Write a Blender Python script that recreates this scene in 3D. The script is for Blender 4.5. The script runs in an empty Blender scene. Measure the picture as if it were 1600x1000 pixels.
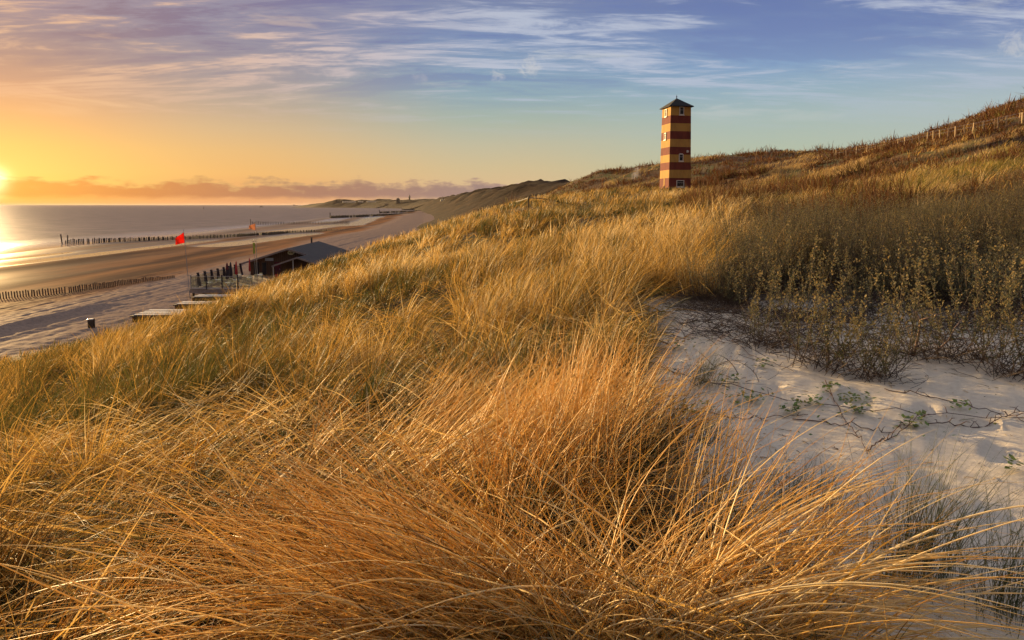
import bpy, bmesh, math, random
import numpy as np
from mathutils import Vector, Matrix
SC = bpy.context.scene
COL = SC.collection
random.seed(7)
RNG = np.random.default_rng(11)
R = math.radians

# ------------------------------------------------------------------ camera
F = 1067.0                     # focal length in pixels of the 1600 wide frame
PITCH = math.atan(93 / F)
CAMZ = 15.0
cam_d = bpy.data.cameras.new('camera')
cam = bpy.data.objects.new('camera', cam_d)
COL.objects.link(cam)
cam.location = (0, 0, CAMZ)
cam.rotation_euler = (math.pi / 2 - PITCH, 0, 0)
cam_d.sensor_width = 36
cam_d.lens = F / 1600 * 36
cam_d.shift_y = -0.0544
cam_d.clip_start = 0.05
cam_d.clip_end = 80000
SC.camera = cam
cpi, sp_ = math.cos(PITCH), math.sin(PITCH)


def P(px, py, Y):
    """the place in the world that a photograph pixel shows at distance Y along the view axis"""
    a, b = (px - 800) / F, -(py - 413) / F
    d = (a, cpi + b * sp_, -sp_ + b * cpi)
    k = Y / d[1]
    return Vector((d[0] * k, Y, CAMZ + d[2] * k))


# ------------------------------------------------------------------ noise
def _hash(ix, iy, seed):
    h = (ix.astype(np.int64) * 374761393 + iy.astype(np.int64) * 668265263 + seed * 1442695041) & 0xffffffff
    h = ((h ^ (h >> 13)) * 1274126177) & 0xffffffff
    h = h ^ (h >> 16)
    return (h & 0xffffff) / float(0xffffff)


def vnoise(x, y, seed=0):
    x = np.asarray(x, float); y = np.asarray(y, float)
    ix, iy = np.floor(x), np.floor(y)
    fx, fy = x - ix, y - iy
    fx = fx * fx * fx * (fx * (fx * 6 - 15) + 10)
    fy = fy * fy * fy * (fy * (fy * 6 - 15) + 10)
    a, b = _hash(ix, iy, seed), _hash(ix + 1, iy, seed)
    c, d = _hash(ix, iy + 1, seed), _hash(ix + 1, iy + 1, seed)
    return (a + (b - a) * fx) * (1 - fy) + (c + (d - c) * fx) * fy


def fbm(x, y, sc=1.0, octv=4, seed=0, gain=0.5):
    s, a, t = 0.0, 1.0, 0.0
    x = np.asarray(x, float) / sc; y = np.asarray(y, float) / sc
    for k in range(octv):
        s = s + a * (vnoise(x, y, seed + 17 * k) * 2 - 1)
        t += a
        x, y = x * 2.03 + 5.1, y * 2.03 - 3.7
        a *= gain
    return s / t


def smooth(a, b, x):
    t = np.clip((np.asarray(x, float) - a) / (b - a), 0, 1)
    return t * t * (3 - 2 * t)


# ------------------------------------------------------------------ materials
def lin(c):
    return tuple((v / 12.92 if v <= 0.04045 else ((v + 0.055) / 1.055) ** 2.4) for v in c)


def srgb(r, g, b):
    return lin((r / 255, g / 255, b / 255)) + (1,)


class N:
    """tiny node-tree helper"""
    def __init__(self, tree):
        self.t = tree

    def n(self, typ, **kw):
        nd = self.t.nodes.new(typ)
        ins = kw.pop('ins', {})
        for k, v in kw.items():
            setattr(nd, k, v)
        for k, v in ins.items():
            s = nd.inputs[k]
            if isinstance(v, bpy.types.NodeSocket):
                self.t.links.new(v, s)
            else:
                s.default_value = v
        return nd

    def math(self, op, a, b=0.0, c=None, clamp=False):
        ins = {0: a, 1: b}
        if c is not None:
            ins[2] = c
        return self.n('ShaderNodeMath', operation=op, use_clamp=clamp, ins=ins).outputs[0]

    def mix(self, f, a, b, blend='MIX'):
        nd = self.t.nodes.new('ShaderNodeMix')
        nd.data_type = 'RGBA'; nd.blend_type = blend
        for i, v in ((0, f), (6, a), (7, b)):
            if isinstance(v, bpy.types.NodeSocket):
                self.t.links.new(v, nd.inputs[i])
            else:
                nd.inputs[i].default_value = v
        return nd.outputs[2]

    def ramp(self, f, stops, interp='LINEAR'):
        nd = self.t.nodes.new('ShaderNodeValToRGB')
        cr = nd.color_ramp
        cr.interpolation = interp
        while len(cr.elements) < len(stops):
            cr.elements.new(0.5)
        for e, (p, c) in zip(cr.elements, stops):
            e.position = p
            e.color = c if len(c) == 4 else tuple(c) + (1,)
        self.t.links.new(f, nd.inputs[0])
        return nd.outputs[0]

    def maprange(self, v, a, b, c=0.0, d=1.0, smooth=True):
        nd = self.t.nodes.new('ShaderNodeMapRange')
        nd.interpolation_type = 'SMOOTHSTEP' if smooth else 'LINEAR'
        nd.clamp = True
        self.t.links.new(v, nd.inputs[0])
        for i, q in enumerate((a, b, c, d)):
            nd.inputs[i + 1].default_value = q
        return nd.outputs[0]

    def noise(self, vec, scale, detail=4, rough=0.55, w=None, dist=0.0):
        nd = self.t.nodes.new('ShaderNodeTexNoise')
        if vec is not None:
            self.t.links.new(vec, nd.inputs['Vector'])
        nd.inputs['Scale'].default_value = scale
        nd.inputs['Detail'].default_value = detail
        nd.inputs['Roughness'].default_value = rough
        nd.inputs['Distortion'].default_value = dist
        return nd.outputs[0]

    def vscale(self, vec, s, rot=(0, 0, 0)):
        nd = self.t.nodes.new('ShaderNodeMapping')
        self.t.links.new(vec, nd.inputs[0])
        nd.inputs['Rotation'].default_value = rot
        nd.inputs['Scale'].default_value = s
        return nd.outputs[0]


def new_mat(name):
    m = bpy.data.materials.new(name)
    m.use_nodes = True
    t = m.node_tree
    for nd in list(t.nodes):
        t.nodes.remove(nd)
    n = N(t)
    out = n.n('ShaderNodeOutputMaterial')
    return m, n, out


def mat_plain(name, c1, c2=None, rough=0.75, scale=6.0, bump=0.15, stretch=(1, 1, 1), metal=0.0):
    m, n, out = new_mat(name)
    c2 = c2 or tuple(v * 0.6 for v in c1[:3]) + (1,)
    tc = n.n('ShaderNodeTexCoord').outputs['Object']
    v = n.vscale(tc, stretch)
    f = n.noise(v, scale, 5, 0.65)
    col = n.mix(n.maprange(f, 0.35, 0.7), c1, c2)
    b = n.n('ShaderNodeBump', ins={'Strength': bump, 'Distance': 0.02, 'Height': n.noise(v, scale * 4, 4)})
    p = n.n('ShaderNodeBsdfPrincipled', ins={'Base Color': col, 'Roughness': rough, 'Metallic': metal, 'Normal': b.outputs[0]})
    n.t.links.new(p.outputs[0], out.inputs[0])
    return m


def tag(o, label=None, cat=None, group=None, kind=None):
    if label: o['label'] = label
    if cat: o['category'] = cat
    if group: o['group'] = group
    if kind: o['kind'] = kind
    return o


def obj_from_np(name, verts, faces, mat, attrs=None, smooth_=True, nper=4):
    me = bpy.data.meshes.new(name)
    nv, nf = len(verts), len(faces)
    me.vertices.add(nv)
    me.vertices.foreach_set('co', np.ascontiguousarray(verts, np.float32).ravel())
    me.loops.add(nf * nper)
    me.loops.foreach_set('vertex_index', np.ascontiguousarray(faces, np.int32).ravel())
    me.polygons.add(nf)
    me.polygons.foreach_set('loop_start', np.arange(0, nf * nper, nper, dtype=np.int32))
    me.polygons.foreach_set('loop_total', np.full(nf, nper, np.int32))
    me.polygons.foreach_set('use_smooth', np.full(nf, smooth_, bool))
    for k, a in (attrs or {}).items():
        at = me.attributes.new(k, 'FLOAT', 'POINT')
        at.data.foreach_set('value', np.ascontiguousarray(a, np.float32).ravel())
    me.update(calc_edges=True)
    me.materials.append(mat)
    o = bpy.data.objects.new(name, me)
    COL.objects.link(o)
    return o


def grid_faces(nr, nc, wrap=False):
    i = np.arange(nr - 1)[:, None] * nc
    j = np.arange(nc if wrap else nc - 1)[None, :]
    j2 = (j + 1) % nc
    f = np.stack([i + j, i + j2, i + nc + j2, i + nc + j], -1)
    return f.reshape(-1, 4)


class MB:
    """collects boxes, bars, tubes and lets them become ONE mesh"""
    def __init__(self):
        self.bm = bmesh.new()

    def box(self, cx, cy, cz, sx, sy, sz, rz=0.0, bevel=0.0, rx=0.0, ry=0.0):
        r = bmesh.ops.create_cube(self.bm, size=1.0)
        M = Matrix.Translation((cx, cy, cz)) @ Matrix.Rotation(rz, 4, 'Z') @ Matrix.Rotation(ry, 4, 'Y') @ Matrix.Rotation(rx, 4, 'X') @ Matrix.Diagonal((sx, sy, sz, 1))
        bmesh.ops.transform(self.bm, matrix=M, verts=r['verts'])
        if bevel > 0:
            es = list({e for v in r['verts'] for e in v.link_edges})
            bmesh.ops.bevel(self.bm, geom=es, offset=bevel, segments=2, affect='EDGES', profile=0.5)
        return self

    def tube(self, pts, rad, seg=8, cap=True):
        pts = [Vector(p) for p in pts]
        rs = rad if isinstance(rad, (list, tuple)) else [rad] * len(pts)
        rings = []
        up = Vector((0, 0, 1))
        for i, p in enumerate(pts):
            d = (pts[min(i + 1, len(pts) - 1)] - pts[max(i - 1, 0)]).normalized()
            a = d.cross(up if abs(d.z) < 0.95 else Vector((1, 0, 0))).normalized()
            b = d.cross(a)
            rings.append([self.bm.verts.new(p + (a * math.cos(2 * math.pi * k / seg) + b * math.sin(2 * math.pi * k / seg)) * rs[i]) for k in range(seg)])
        for i in range(len(rings) - 1):
            for k in range(seg):
                self.bm.faces.new((rings[i][k], rings[i][(k + 1) % seg], rings[i + 1][(k + 1) % seg], rings[i + 1][k]))
        if cap:
            self.bm.faces.new(rings[0][::-1]); self.bm.faces.new(rings[-1])
        return self

    def lathe(self, prof, seg=12, at=(0, 0, 0)):
        rings = []
        for r, z in prof:
            rings.append([self.bm.verts.new((at[0] + r * math.cos(2 * math.pi * k / seg), at[1] + r * math.sin(2 * math.pi * k / seg), at[2] + z)) for k in range(seg)])
        for i in range(len(rings) - 1):
            for k in range(seg):
                self.bm.faces.new((rings[i][k], rings[i][(k + 1) % seg], rings[i + 1][(k + 1) % seg], rings[i + 1][k]))
        self.bm.faces.new(rings[0][::-1]); self.bm.faces.new(rings[-1])
        return self

    def prism(self, poly, ext):
        """poly: 3-D points; ext: vector"""
        ext = Vector(ext)
        a = [self.bm.verts.new(Vector(p)) for p in poly]
        b = [self.bm.verts.new(Vector(p) + ext) for p in poly]
        n = len(a)
        self.bm.faces.new(a[::-1]); self.bm.faces.new(b)
        for i in range(n):
            self.bm.faces.new((a[i], a[(i + 1) % n], b[(i + 1) % n], b[i]))
        return self

    def xf(self, M):
        bmesh.ops.transform(self.bm, matrix=M, verts=self.bm.verts)
        return self

    def build(self, name, mat, parent=None, smooth_=False, loc=None):
        bmesh.ops.recalc_face_normals(self.bm, faces=self.bm.faces)
        me = bpy.data.meshes.new(name)
        self.bm.to_mesh(me); self.bm.free()
        me.materials.append(mat)
        if smooth_:
            for p in me.polygons: p.use_smooth = True
        o = bpy.data.objects.new(name, me)
        COL.objects.link(o)
        if parent is not None: o.parent = parent
        if loc is not None: o.location = loc
        return o


def empty(name, loc=(0, 0, 0), rz=0.0):
    o = bpy.data.objects.new(name, None)
    COL.objects.link(o)
    o.location = loc
    o.rotation_euler = (0, 0, rz)
    o.empty_display_size = 0.3
    return o


KIDS = {}


def copy_tree(o, parent=None):
    c = o.copy()
    COL.objects.link(c)
    if parent is not None: c.parent = parent
    for ch in [q for q in COL.objects if q.parent == o]:
        copy_tree(ch, c)
    return c
# ------------------------------------------------------------------ terrain functions
SUN_AZ = -39.4          # degrees from the view axis (+Y), negative = to the left
SUN_EL = 6.2

_wy = np.array([-300, 60, 200, 250, 350, 500, 640, 1000, 2000, 3200, 6000.])
_wx = np.array([-140, -146, -154, -160, -163, -182, -198, -245, -345, -490, -900.])


def waterline(Y):
    return np.interp(Y, _wy, _wx)


_bd = np.array([-400, -60, -15, 0, 12, 30, 48, 62, 78, 94, 104, 114, 128, 150, 400.])
_bz = np.array([-8, -1.6, -.35, 0, .16, .13, .22, .3, 1.25, 2.55, 2.6, 2.35, 2.6, 3.2, 3.4])


def _gauss(u, s):
    return np.exp(-(u / s) ** 2)


def beach_z(X, Y, fine=True):
    X = np.asarray(X, float); Y = np.asarray(Y, float)
    d = X - waterline(Y) + 5 * fbm(Y, Y * 0, 70, 2, 3) * smooth(150, 300, Y)
    z = np.interp(d, _bd, _bz)
    # tidal channels and pools left by the ebb
    def chan(xc, y0, y1, w, dep):
        e = smooth(y0, y0 + 18, Y) * (1 - smooth(y1 - 30, y1, Y))
        return -dep * e * _gauss(X - xc, w)
    wob = 2.5 * fbm(Y, Y * 0 + 3, 40, 3, 21)
    z = z + chan(-127.5 + wob + (Y - 200) * .01, 120, 300, 3.6, .55)
    z = z + chan(-141 + wob * .8, 150, 232, 3.0, .35)
    z = z + chan(-106 + wob + (Y - 300) * .07, 236, 375, 7.5, .75)
    z = z + chan(-128 + wob + (Y - 400) * -.03, 330, 560, 9, .5)
    z = z + chan(-112 + wob - (Y - 500) * .16, 470, 900, 11, .7)
    z = z + chan(-165 + wob - (Y - 600) * .16, 560, 1000, 8, .4)
    z = z + chan(-220 - (Y - 1000) * .11, 900, 2400, 22, .6)
    z = z + chan(-160 - (Y - 1000) * .13, 1000, 2600, 20, .9)
    z = z + .05 * fbm(X * 2.2, Y * .35, 14, 4, 5) * smooth(-6, 8, d)
    # bar ridge next to the inner channel catches the low sun
    z = z + .16 * _gauss(X + 118, 7) * smooth(100, 160, Y) * (1 - smooth(280, 330, Y))
    if fine:
        near = smooth(-84, -70, X) * (1 - smooth(150, 400, Y) * .6)
        rel = .10 * fbm(X, Y * .8, .9, 4, 31) + .06 * fbm(X * 1.5, Y * .28, 2.0, 3, 33)
        for k, (xc, am, w) in enumerate(((-51.4, .16, .35), (-52.6, -.12, .4), (-56.4, .12, .4), (-57.4, -.10, .4), (-61.5, .08, .5),
                                         (-47.2, .10, .35), (-66.3, .12, .8), (-46.0, -.09, .4))):
            xx = xc + .9 * fbm(Y, Y * 0 + k, 30, 2, 40 + k) + (Y - 90) * (.012 * (k % 3 - 1))
            rel = rel + 1.0 * am * _gauss(X - xx, w) * (.55 + .45 * fbm(Y, Y * 0 + k, 9, 2, 50 + k))
        rel = rel + .55 * _gauss(X + 50.6 - (Y - 70) * .02, .75) * smooth(58, 66, Y) * (1 - smooth(80, 88, Y))
        z = z + rel * near
    return z


_CP = []


def cp(X, Y, Z):
    _CP.append((X, Y, Z))


for a in [(0, 0, 13.45), (0, 2.5, 13.35), (-3, 3, 12.95), (3, 1, 13.45), (-2, 0, 13.2), (4, -2, 13.6), (-6, 0, 12.2), (-3, 4, 12.9),
          (-5.6, 7.5, 12.2), (-11.2, 15, 10.3), (-22.5, 30, 7.0), (-32, 42, 4.7), (-41, 54, 2.5), (-22, 40, 7.1), (-30, 52, 4.3),
          (-18.7, 50, 8.6), (-26, 66, 4.9), (-15.9, 65, 10.0), (-22, 88, 6.8), (-12.2, 72, 11.2), (-18.6, 108, 8.6),
          (-7.5, 80, 12.6), (-11.3, 118, 10.6), (-3.4, 90, 13.95), (-5, 130, 12.2), (2.7, 95, 15.5), (8.9, 95, 16.35), (13.5, 92, 16.6),
          (22, 92, 16.75), (23.6, 99, 16.9), (28, 100, 16.6), (30, 92, 16.3), (26, 112, 17.4),
          (0, 5, 13.2), (0, 8, 13.05), (0, 15, 13.2), (0, 40, 13.9), (0, 65, 14.5), (0, 92, 14.9),
          (-2.8, 15, 12.55), (-5.6, 30, 12.05), (-5.6, 15, 11.9), (-13, 35, 10.1), (-4.5, 8, 12.4), (-11.2, 20, 10.75), (-9, 45, 11.7), (-7, 62, 12.6),
          (1.87, 9.5, 13.52), (2.13, 6.5, 13.5), (2.44, 5.2, 13.48), (3.5, 4.7, 13.47), (2.25, 3, 13.45), (4.4, 9.5, 13.52), (7.2, 11, 13.62),
          (6, 6, 13.5), (10, 16, 13.9), (8, 4, 13.7), (5, 20, 13.6), (6, 30, 13.9), (8, 45, 14.5), (12, 65, 15.2), (10, 78, 15.8),
          (14, 25, 14.2), (18.7, 25, 15.3), (14, 12, 14.2), (14, 2, 15.0), (25, 10, 17.0), (45, 60, 20.0), (62, 85, 25.6), (82, 112, 31.2), (95, 128, 34.8),
          (73, 130, 27.2), (86, 150, 28), (45, 80, 19.9), (25, 45, 16.0), (58, 105, 23.4),
          (60, 160, 27.1), (41, 110, 19.9), (26, 70, 16.0), (15, 40, 14.8), (50, 135, 23.2), (70, 185, 27),
          (46, 170, 26.8), (34, 125, 19.4), (40, 148, 23), (55, 200, 26), (31, 180, 24.0), (22.5, 130, 18.0), (27, 155, 21), (38, 210, 23),
          (23.6, 180, 23.8), (28, 205, 22.5), (17.8, 190, 21.0), (20, 150, 18.5), (14, 195, 19.4), (7, 165, 15.4), (16, 125, 16.6), (18, 215, 19),
          (0, 150, 12.6), (-8, 160, 9.4), (-4, 200, 9.4), (4, 200, 13), (-14, 200, 5), (6, 230, 12), (-12, 250, 4.5),
          (60, 260, 18), (30, 260, 17), (10, 270, 11), (-20, 270, 1), (130, 200, 30), (150, 100, 40), (120, 30, 28), (100, 250, 24), (110, 160, 34),
          (0, -20, 13), (-25, -20, 6.5), (30, -20, 18), (0, -60, 13), (-41, -60, 2.4), (60, -60, 24), (70, 0, 23), (-12, 4, 10.4), (-25, 4, 6.6), (-25, 17, 6.7)]:
    cp(*a)
for q_ in ((-36.8, 66, 2.6), (-36.4, 72, 2.2), (-36, 80, 2.1), (-34.5, 88, 2.0), (-31, 75, 3.7), (-28.5, 84, 4.2)):
    cp(*q_)
for y in range(-30, 96, 14):
    cp(-42.5, y, 2.1); cp(-50, y, -.5)
for y in (96, 104, 112, 124, 136, 150, 175, 200, 240):
    cp(-29.5 + (y > 140) * 2, y, 3.2); cp(-35, y, 1.4); cp(-45, y, -.5)
_cp = np.array(_CP)
_cs = 20.0


def _phi(r2):
    return 0.5 * r2 * np.log(r2 + 1e-12)


_nn = len(_cp)
_xy = _cp[:, :2] / _cs
_A = np.zeros((_nn + 3, _nn + 3))
_A[:_nn, :_nn] = _phi(((_xy[:, None] - _xy[None]) ** 2).sum(-1)) + np.eye(_nn) * 2e-3
_A[:_nn, _nn] = 1; _A[:_nn, _nn + 1:] = _xy
_A[_nn, :_nn] = 1; _A[_nn + 1:, :_nn] = _xy.T
_W = np.linalg.solve(_A, np.concatenate([_cp[:, 2], np.zeros(3)]))


def sand_mask(X, Y):
    """1 on the bare sand of the blow-out beside the camera"""
    nz = fbm(X, Y, 1.6, 4, 71) * .55
    m = smooth(-.25, .35, X - (.80 + .095 * Y + 0.35 * np.sin(Y * .9)) + nz)
    back = smooth(-1.0, .9, (9.9 + .12 * X) + 1.4 * nz - Y)
    m = m * back
    m = m * (1 - smooth(6.2, 8.2, X - .2 * Y + 1.2 * nz))
    # a pale sandy track high on the far dune
    t = .6 * smooth(.9, .3, np.abs(X - 30.6 - (Y - 168) * .22 + 1.2 * nz)) * smooth(150, 158, Y) * (1 - smooth(176, 182, Y))
    return np.maximum(m, t)


def dune_z(X, Y, fine=True):
    X = np.asarray(X, float); Y = np.asarray(Y, float)
    sh = X.shape
    x, y = X.ravel() / _cs, Y.ravel() / _cs
    out = np.empty(len(x))
    for s in range(0, len(x), 20000):
        a, b = x[s:s + 20000], y[s:s + 20000]
        r2 = (a[:, None] - _xy[None, :, 0]) ** 2 + (b[:, None] - _xy[None, :, 1]) ** 2
        out[s:s + 20000] = _phi(r2) @ _W[:_nn] + _W[_nn] + a * _W[_nn + 1] + b * _W[_nn + 2]
    z = out.reshape(sh)
    r = np.hypot(X, Y)
    amp = smooth(3, 30, r)
    z = z + amp * .22 * fbm(X, Y, 7, 3, 81) + .9 * smooth(60, 160, r) * fbm(X + .5 * Y, Y, 22, 4, 83) * smooth(14, 40, X)
    if fine:
        z = z + .035 * fbm(X, Y, .7, 4, 91) * (1 - smooth(8, 25, r))
        sm = sand_mask(X, Y)
        z = z + sm * (.012 * fbm(X, Y, .17, 3, 95) + .05 * fbm(X * 1.2, Y * .8, .6, 2, 97) - .035 * smooth(.3, .8, fbm(X, Y, .28, 2, 98)) + .006 * np.sin((X * .8 + Y * .5) * 55 + 5 * fbm(X, Y, .5, 3, 99)) * smooth(-.2, .3, fbm(X, Y, 1.1, 2, 96))) - sm * .05
    z = np.where(X < -46, np.minimum(z, -.5), z)
    return z


def ground_at(x, y):
    return float(dune_z(np.array([x]), np.array([y]))[0])


def on_dune(px, py, y0=2.0, y1=60.0):
    """where the line of sight through a pixel meets the dune"""
    ys = np.linspace(y0, y1, 900)
    p0 = P(px, py, 1.0)
    zx = ys * p0.x
    zz = CAMZ + (p0.z - CAMZ) * ys
    g = dune_z(zx, ys)
    k = np.argmax(zz <= g)
    return Vector((zx[k], ys[k], g[k]))


# ------------------------------------------------------------------ ground materials
def mat_dune():
    m, n, out = new_mat('dune_ground')
    geo = n.n('ShaderNodeNewGeometry').outputs['Position']
    sand = n.n('ShaderNodeAttribute', attribute_name='sand').outputs['Fac']
    a = n.noise(geo, 1.3, 6, .6)
    b = n.noise(geo, 26, 4, .7)
    far = n.noise(n.vscale(geo, (1, .55, 1), (0, 0, .5)), .085, 6, .62, dist=.6)
    soil = n.mix(n.maprange(a, .35, .65), (.022, .013, .007, 1), (.055, .034, .015, 1))
    veg = n.ramp(far, [(0.0, (.045, .022, .011)), (.42, (.085, .04, .015)), (.5, (.15, .09, .03)), (.56, (.085, .085, .02)), (.62, (.2, .13, .055)), (.7, (.07, .032, .014))])
    dist = n.n('ShaderNodeVectorMath', operation='LENGTH', ins={0: geo}).outputs['Value']
    base = n.mix(n.maprange(dist, 22, 50), soil, veg)
    sc = n.mix(n.maprange(b, .3, .75), (.84, .75, .62, 1), (.72, .63, .51, 1))
    litter = n.maprange(n.noise(n.vscale(geo, (1, 2.2, 1)), 9, 5, .75), .66, .74)
    litter = n.math('MULTIPLY', litter, n.maprange(n.noise(geo, .9, 2), .42, .6))
    sc = n.mix(n.math('MULTIPLY', litter, .75), sc, (.14, .09, .05, 1))
    col = n.mix(sand, base, sc)
    h = n.math('ADD', n.math('MULTIPLY', n.noise(geo, 140, 3, .7), .5), n.noise(geo, 9, 5, .6))
    bp = n.n('ShaderNodeBump', ins={'Strength': .8, 'Distance': .04, 'Height': h})
    p = n.n('ShaderNodeBsdfPrincipled', ins={'Base Color': col, 'Roughness': .95, 'Normal': bp.outputs[0], 'Specular IOR Level': .15})
    n.t.links.new(p.outputs[0], out.inputs[0])
    return m


def mat_beach():
    m, n, out = new_mat('beach_sand')
    geo = n.n('ShaderNodeNewGeometry').outputs['Position']
    sep = n.n('ShaderNodeSeparateXYZ', ins={0: geo})
    z = sep.outputs[2]
    st = n.vscale(geo, (1, .13, 1), (0, 0, R(3)))
    s1 = n.noise(st, .09, 6, .6)
    s2 = n.noise(st, .5, 5, .65)
    fine = n.noise(geo, 3.0, 6, .7)
    dry = n.mix(n.maprange(fine, .3, .7), (.36, .25, .19, 1), (.20, .14, .11, 1))
    dry = n.mix(n.maprange(s2, .5, .68, 0, .55), dry, (.22, .155, .12, 1))
    damp = n.mix(n.maprange(s1, .38, .62), (.27, .125, .052, 1), (.085, .044, .027, 1))
    damp = n.mix(n.maprange(s2, .45, .7, 0, .4), damp, (.085, .05, .033, 1))
    zz = n.math('ADD', z, n.math('MULTIPLY', n.math('SUBTRACT', s1, .5), 1.6))
    hi = n.maprange(zz, 1.5, 2.3)
    col = n.mix(hi, damp, dry)
    wet = n.maprange(z, -.02, .34, 1.0, 0.0)
    col = n.mix(n.math('MULTIPLY', wet, .45), col, (.085, .055, .04, 1))
    rough = n.math('SUBTRACT', .95, n.math('MULTIPLY', wet, .35))
    h = n.math('ADD', n.noise(geo, 2.2, 5, .65), n.math('MULTIPLY', n.noise(n.vscale(geo, (1, .3, 1)), .7, 3), .8))
    bp = n.n('ShaderNodeBump', ins={'Strength': .5, 'Distance': .05, 'Height': n.math('MULTIPLY', h, n.math('ADD', n.math('MULTIPLY', hi, .8), .2))})
    dif = n.n('ShaderNodeBsdfDiffuse', ins={'Color': col, 'Roughness': .0, 'Normal': bp.outputs[0]})
    gl = n.n('ShaderNodeBsdfGlossy', ins={'Color': (.8, .76, .7, 1), 'Roughness': n.math('SUBTRACT', .62, n.math('MULTIPLY', wet, .24)), 'Normal': bp.outputs[0]})
    mx = n.n('ShaderNodeMixShader', ins={0: n.math('ADD', .035, n.math('MULTIPLY', n.math('POWER', wet, 1.5), .32)), 1: dif.outputs[0], 2: gl.outputs[0]})
    n.t.links.new(mx.outputs[0], out.inputs[0])
    return m


def mat_sea():
    m, n, out = new_mat('sea_water')
    geo = n.n('ShaderNodeNewGeometry').outputs['Position']
    v = n.vscale(geo, (1, 2.2, 1), (0, 0, R(-52)))
    w1 = n.noise(v, .10, 5, .6, dist=.4)
    w2 = n.noise(v, .45, 5, .65)
    w3 = n.noise(n.vscale(geo, (1, 3.5, 1), (0, 0, R(-70))), .012, 4, .6)
    h = n.math('ADD', n.math('MULTIPLY', w1, 2.0), w2)
    sx = n.n('ShaderNodeSeparateXYZ', ins={0: geo})
    open_ = n.maprange(sx.outputs[0], -215, -150, 1.0, .08)
    bp = n.n('ShaderNodeBump', ins={'Strength': n.math('MULTIPLY', open_, .95), 'Distance': .5, 'Height': h})
    col = n.mix(n.maprange(w3, .4, .6), (.085, .075, .07, 1), (.14, .115, .10, 1))
    rip = n.noise(n.vscale(geo, (1, 5, 1), (0, 0, R(-80))), .035, 6, .7)
    dcol = n.mix(n.maprange(rip, .38, .62), (.11, .078, .066, 1), (.25, .18, .15, 1))
    dif = n.n('ShaderNodeBsdfDiffuse', ins={'Color': dcol, 'Normal': bp.outputs[0]})
    gl = n.n('ShaderNodeBsdfGlossy', ins={'Color': (.75, .74, .76, 1), 'Roughness': n.math('ADD', .10, n.math('MULTIPLY', open_, .36)), 'Normal': bp.outputs[0]})
    mx = n.n('ShaderNodeMixShader', ins={0: n.math('SUBTRACT', .86, n.math('MULTIPLY', open_, .70)), 1: dif.outputs[0], 2: gl.outputs[0]})
    n.t.links.new(mx.outputs[0], out.inputs[0])
    return m


M_DUNE, M_BEACH, M_SEA = mat_dune(), mat_beach(), mat_sea()

# sea: one sheet to the horizon
ys = np.concatenate([np.array([-3000, -600]), np.linspace(-100, 1500, 60), np.array([3000, 8000, 20000, 45000.])])
xs = np.concatenate([np.array([-45000, -15000, -5000, -2000.]), np.linspace(-1000, 0, 40), np.array([200, 2000, 45000.])])
XX, YY = np.meshgrid(xs, ys)
sea = obj_from_np('sea', np.stack([XX, YY, XX * 0], -1).reshape(-1, 3), grid_faces(len(ys), len(xs)), M_SEA)
tag(sea, 'calm sea mirroring the orange evening sky', 'sea', kind='structure')

# beach
yr = np.concatenate([np.linspace(-120, 40, 30)[:-1], np.linspace(40, 135, 330)[:-1], np.linspace(135, 420, 260)[:-1], np.geomspace(420, 6500, 120)])
dr = np.concatenate([np.linspace(-90, 60, 90)[:-1], np.linspace(60, 78, 40)[:-1], np.linspace(78, 118, 190)[:-1], np.linspace(118, 210, 16)])
DD, YY = np.meshgrid(dr, yr)
XX = waterline(YY) + DD
beach = obj_from_np('beach', np.stack([XX, YY, beach_z(XX, YY)], -1).reshape(-1, 3), grid_faces(len(yr), len(dr)), M_BEACH)
tag(beach, 'wide sandy beach at low tide with shallow pools', 'beach', kind='structure')

# dunes: one sheet, finest around the camera
rr = np.geomspace(.35, 330, 300)
aa = np.radians(np.concatenate([np.linspace(-180, -60, 60)[:-1], np.linspace(-60, 60, 560)[:-1], np.linspace(60, 180, 60)[:-1]]))
RR, AA = np.meshgrid(rr, aa, indexing='ij')
XX, YY = RR * np.sin(AA), RR * np.cos(AA)
ZZ = dune_z(XX, YY)
dune = obj_from_np('dune_terrain', np.stack([XX, YY, ZZ], -1).reshape(-1, 3), grid_faces(len(rr), len(aa), True), M_DUNE,
                   {'sand': sand_mask(XX, YY).ravel()})
tag(dune, 'coastal dune slope with a bare sandy hollow', 'dune', kind='structure')


# far dunes and the headland, each a ridge with real width
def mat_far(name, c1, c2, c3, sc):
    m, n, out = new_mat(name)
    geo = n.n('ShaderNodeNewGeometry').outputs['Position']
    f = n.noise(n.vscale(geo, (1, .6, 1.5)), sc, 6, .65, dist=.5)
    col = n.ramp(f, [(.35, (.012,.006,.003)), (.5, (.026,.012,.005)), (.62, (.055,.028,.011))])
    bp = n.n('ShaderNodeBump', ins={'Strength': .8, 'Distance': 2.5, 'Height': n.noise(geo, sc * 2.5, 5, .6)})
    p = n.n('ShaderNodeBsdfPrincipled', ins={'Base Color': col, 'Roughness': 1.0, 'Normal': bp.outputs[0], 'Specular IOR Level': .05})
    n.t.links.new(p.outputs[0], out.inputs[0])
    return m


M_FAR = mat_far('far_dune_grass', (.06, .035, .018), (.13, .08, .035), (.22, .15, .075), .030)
M_LAND = mat_far('far_land', (.05, .035, .025), (.08, .055, .035), (.11, .08, .05), .004)


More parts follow.
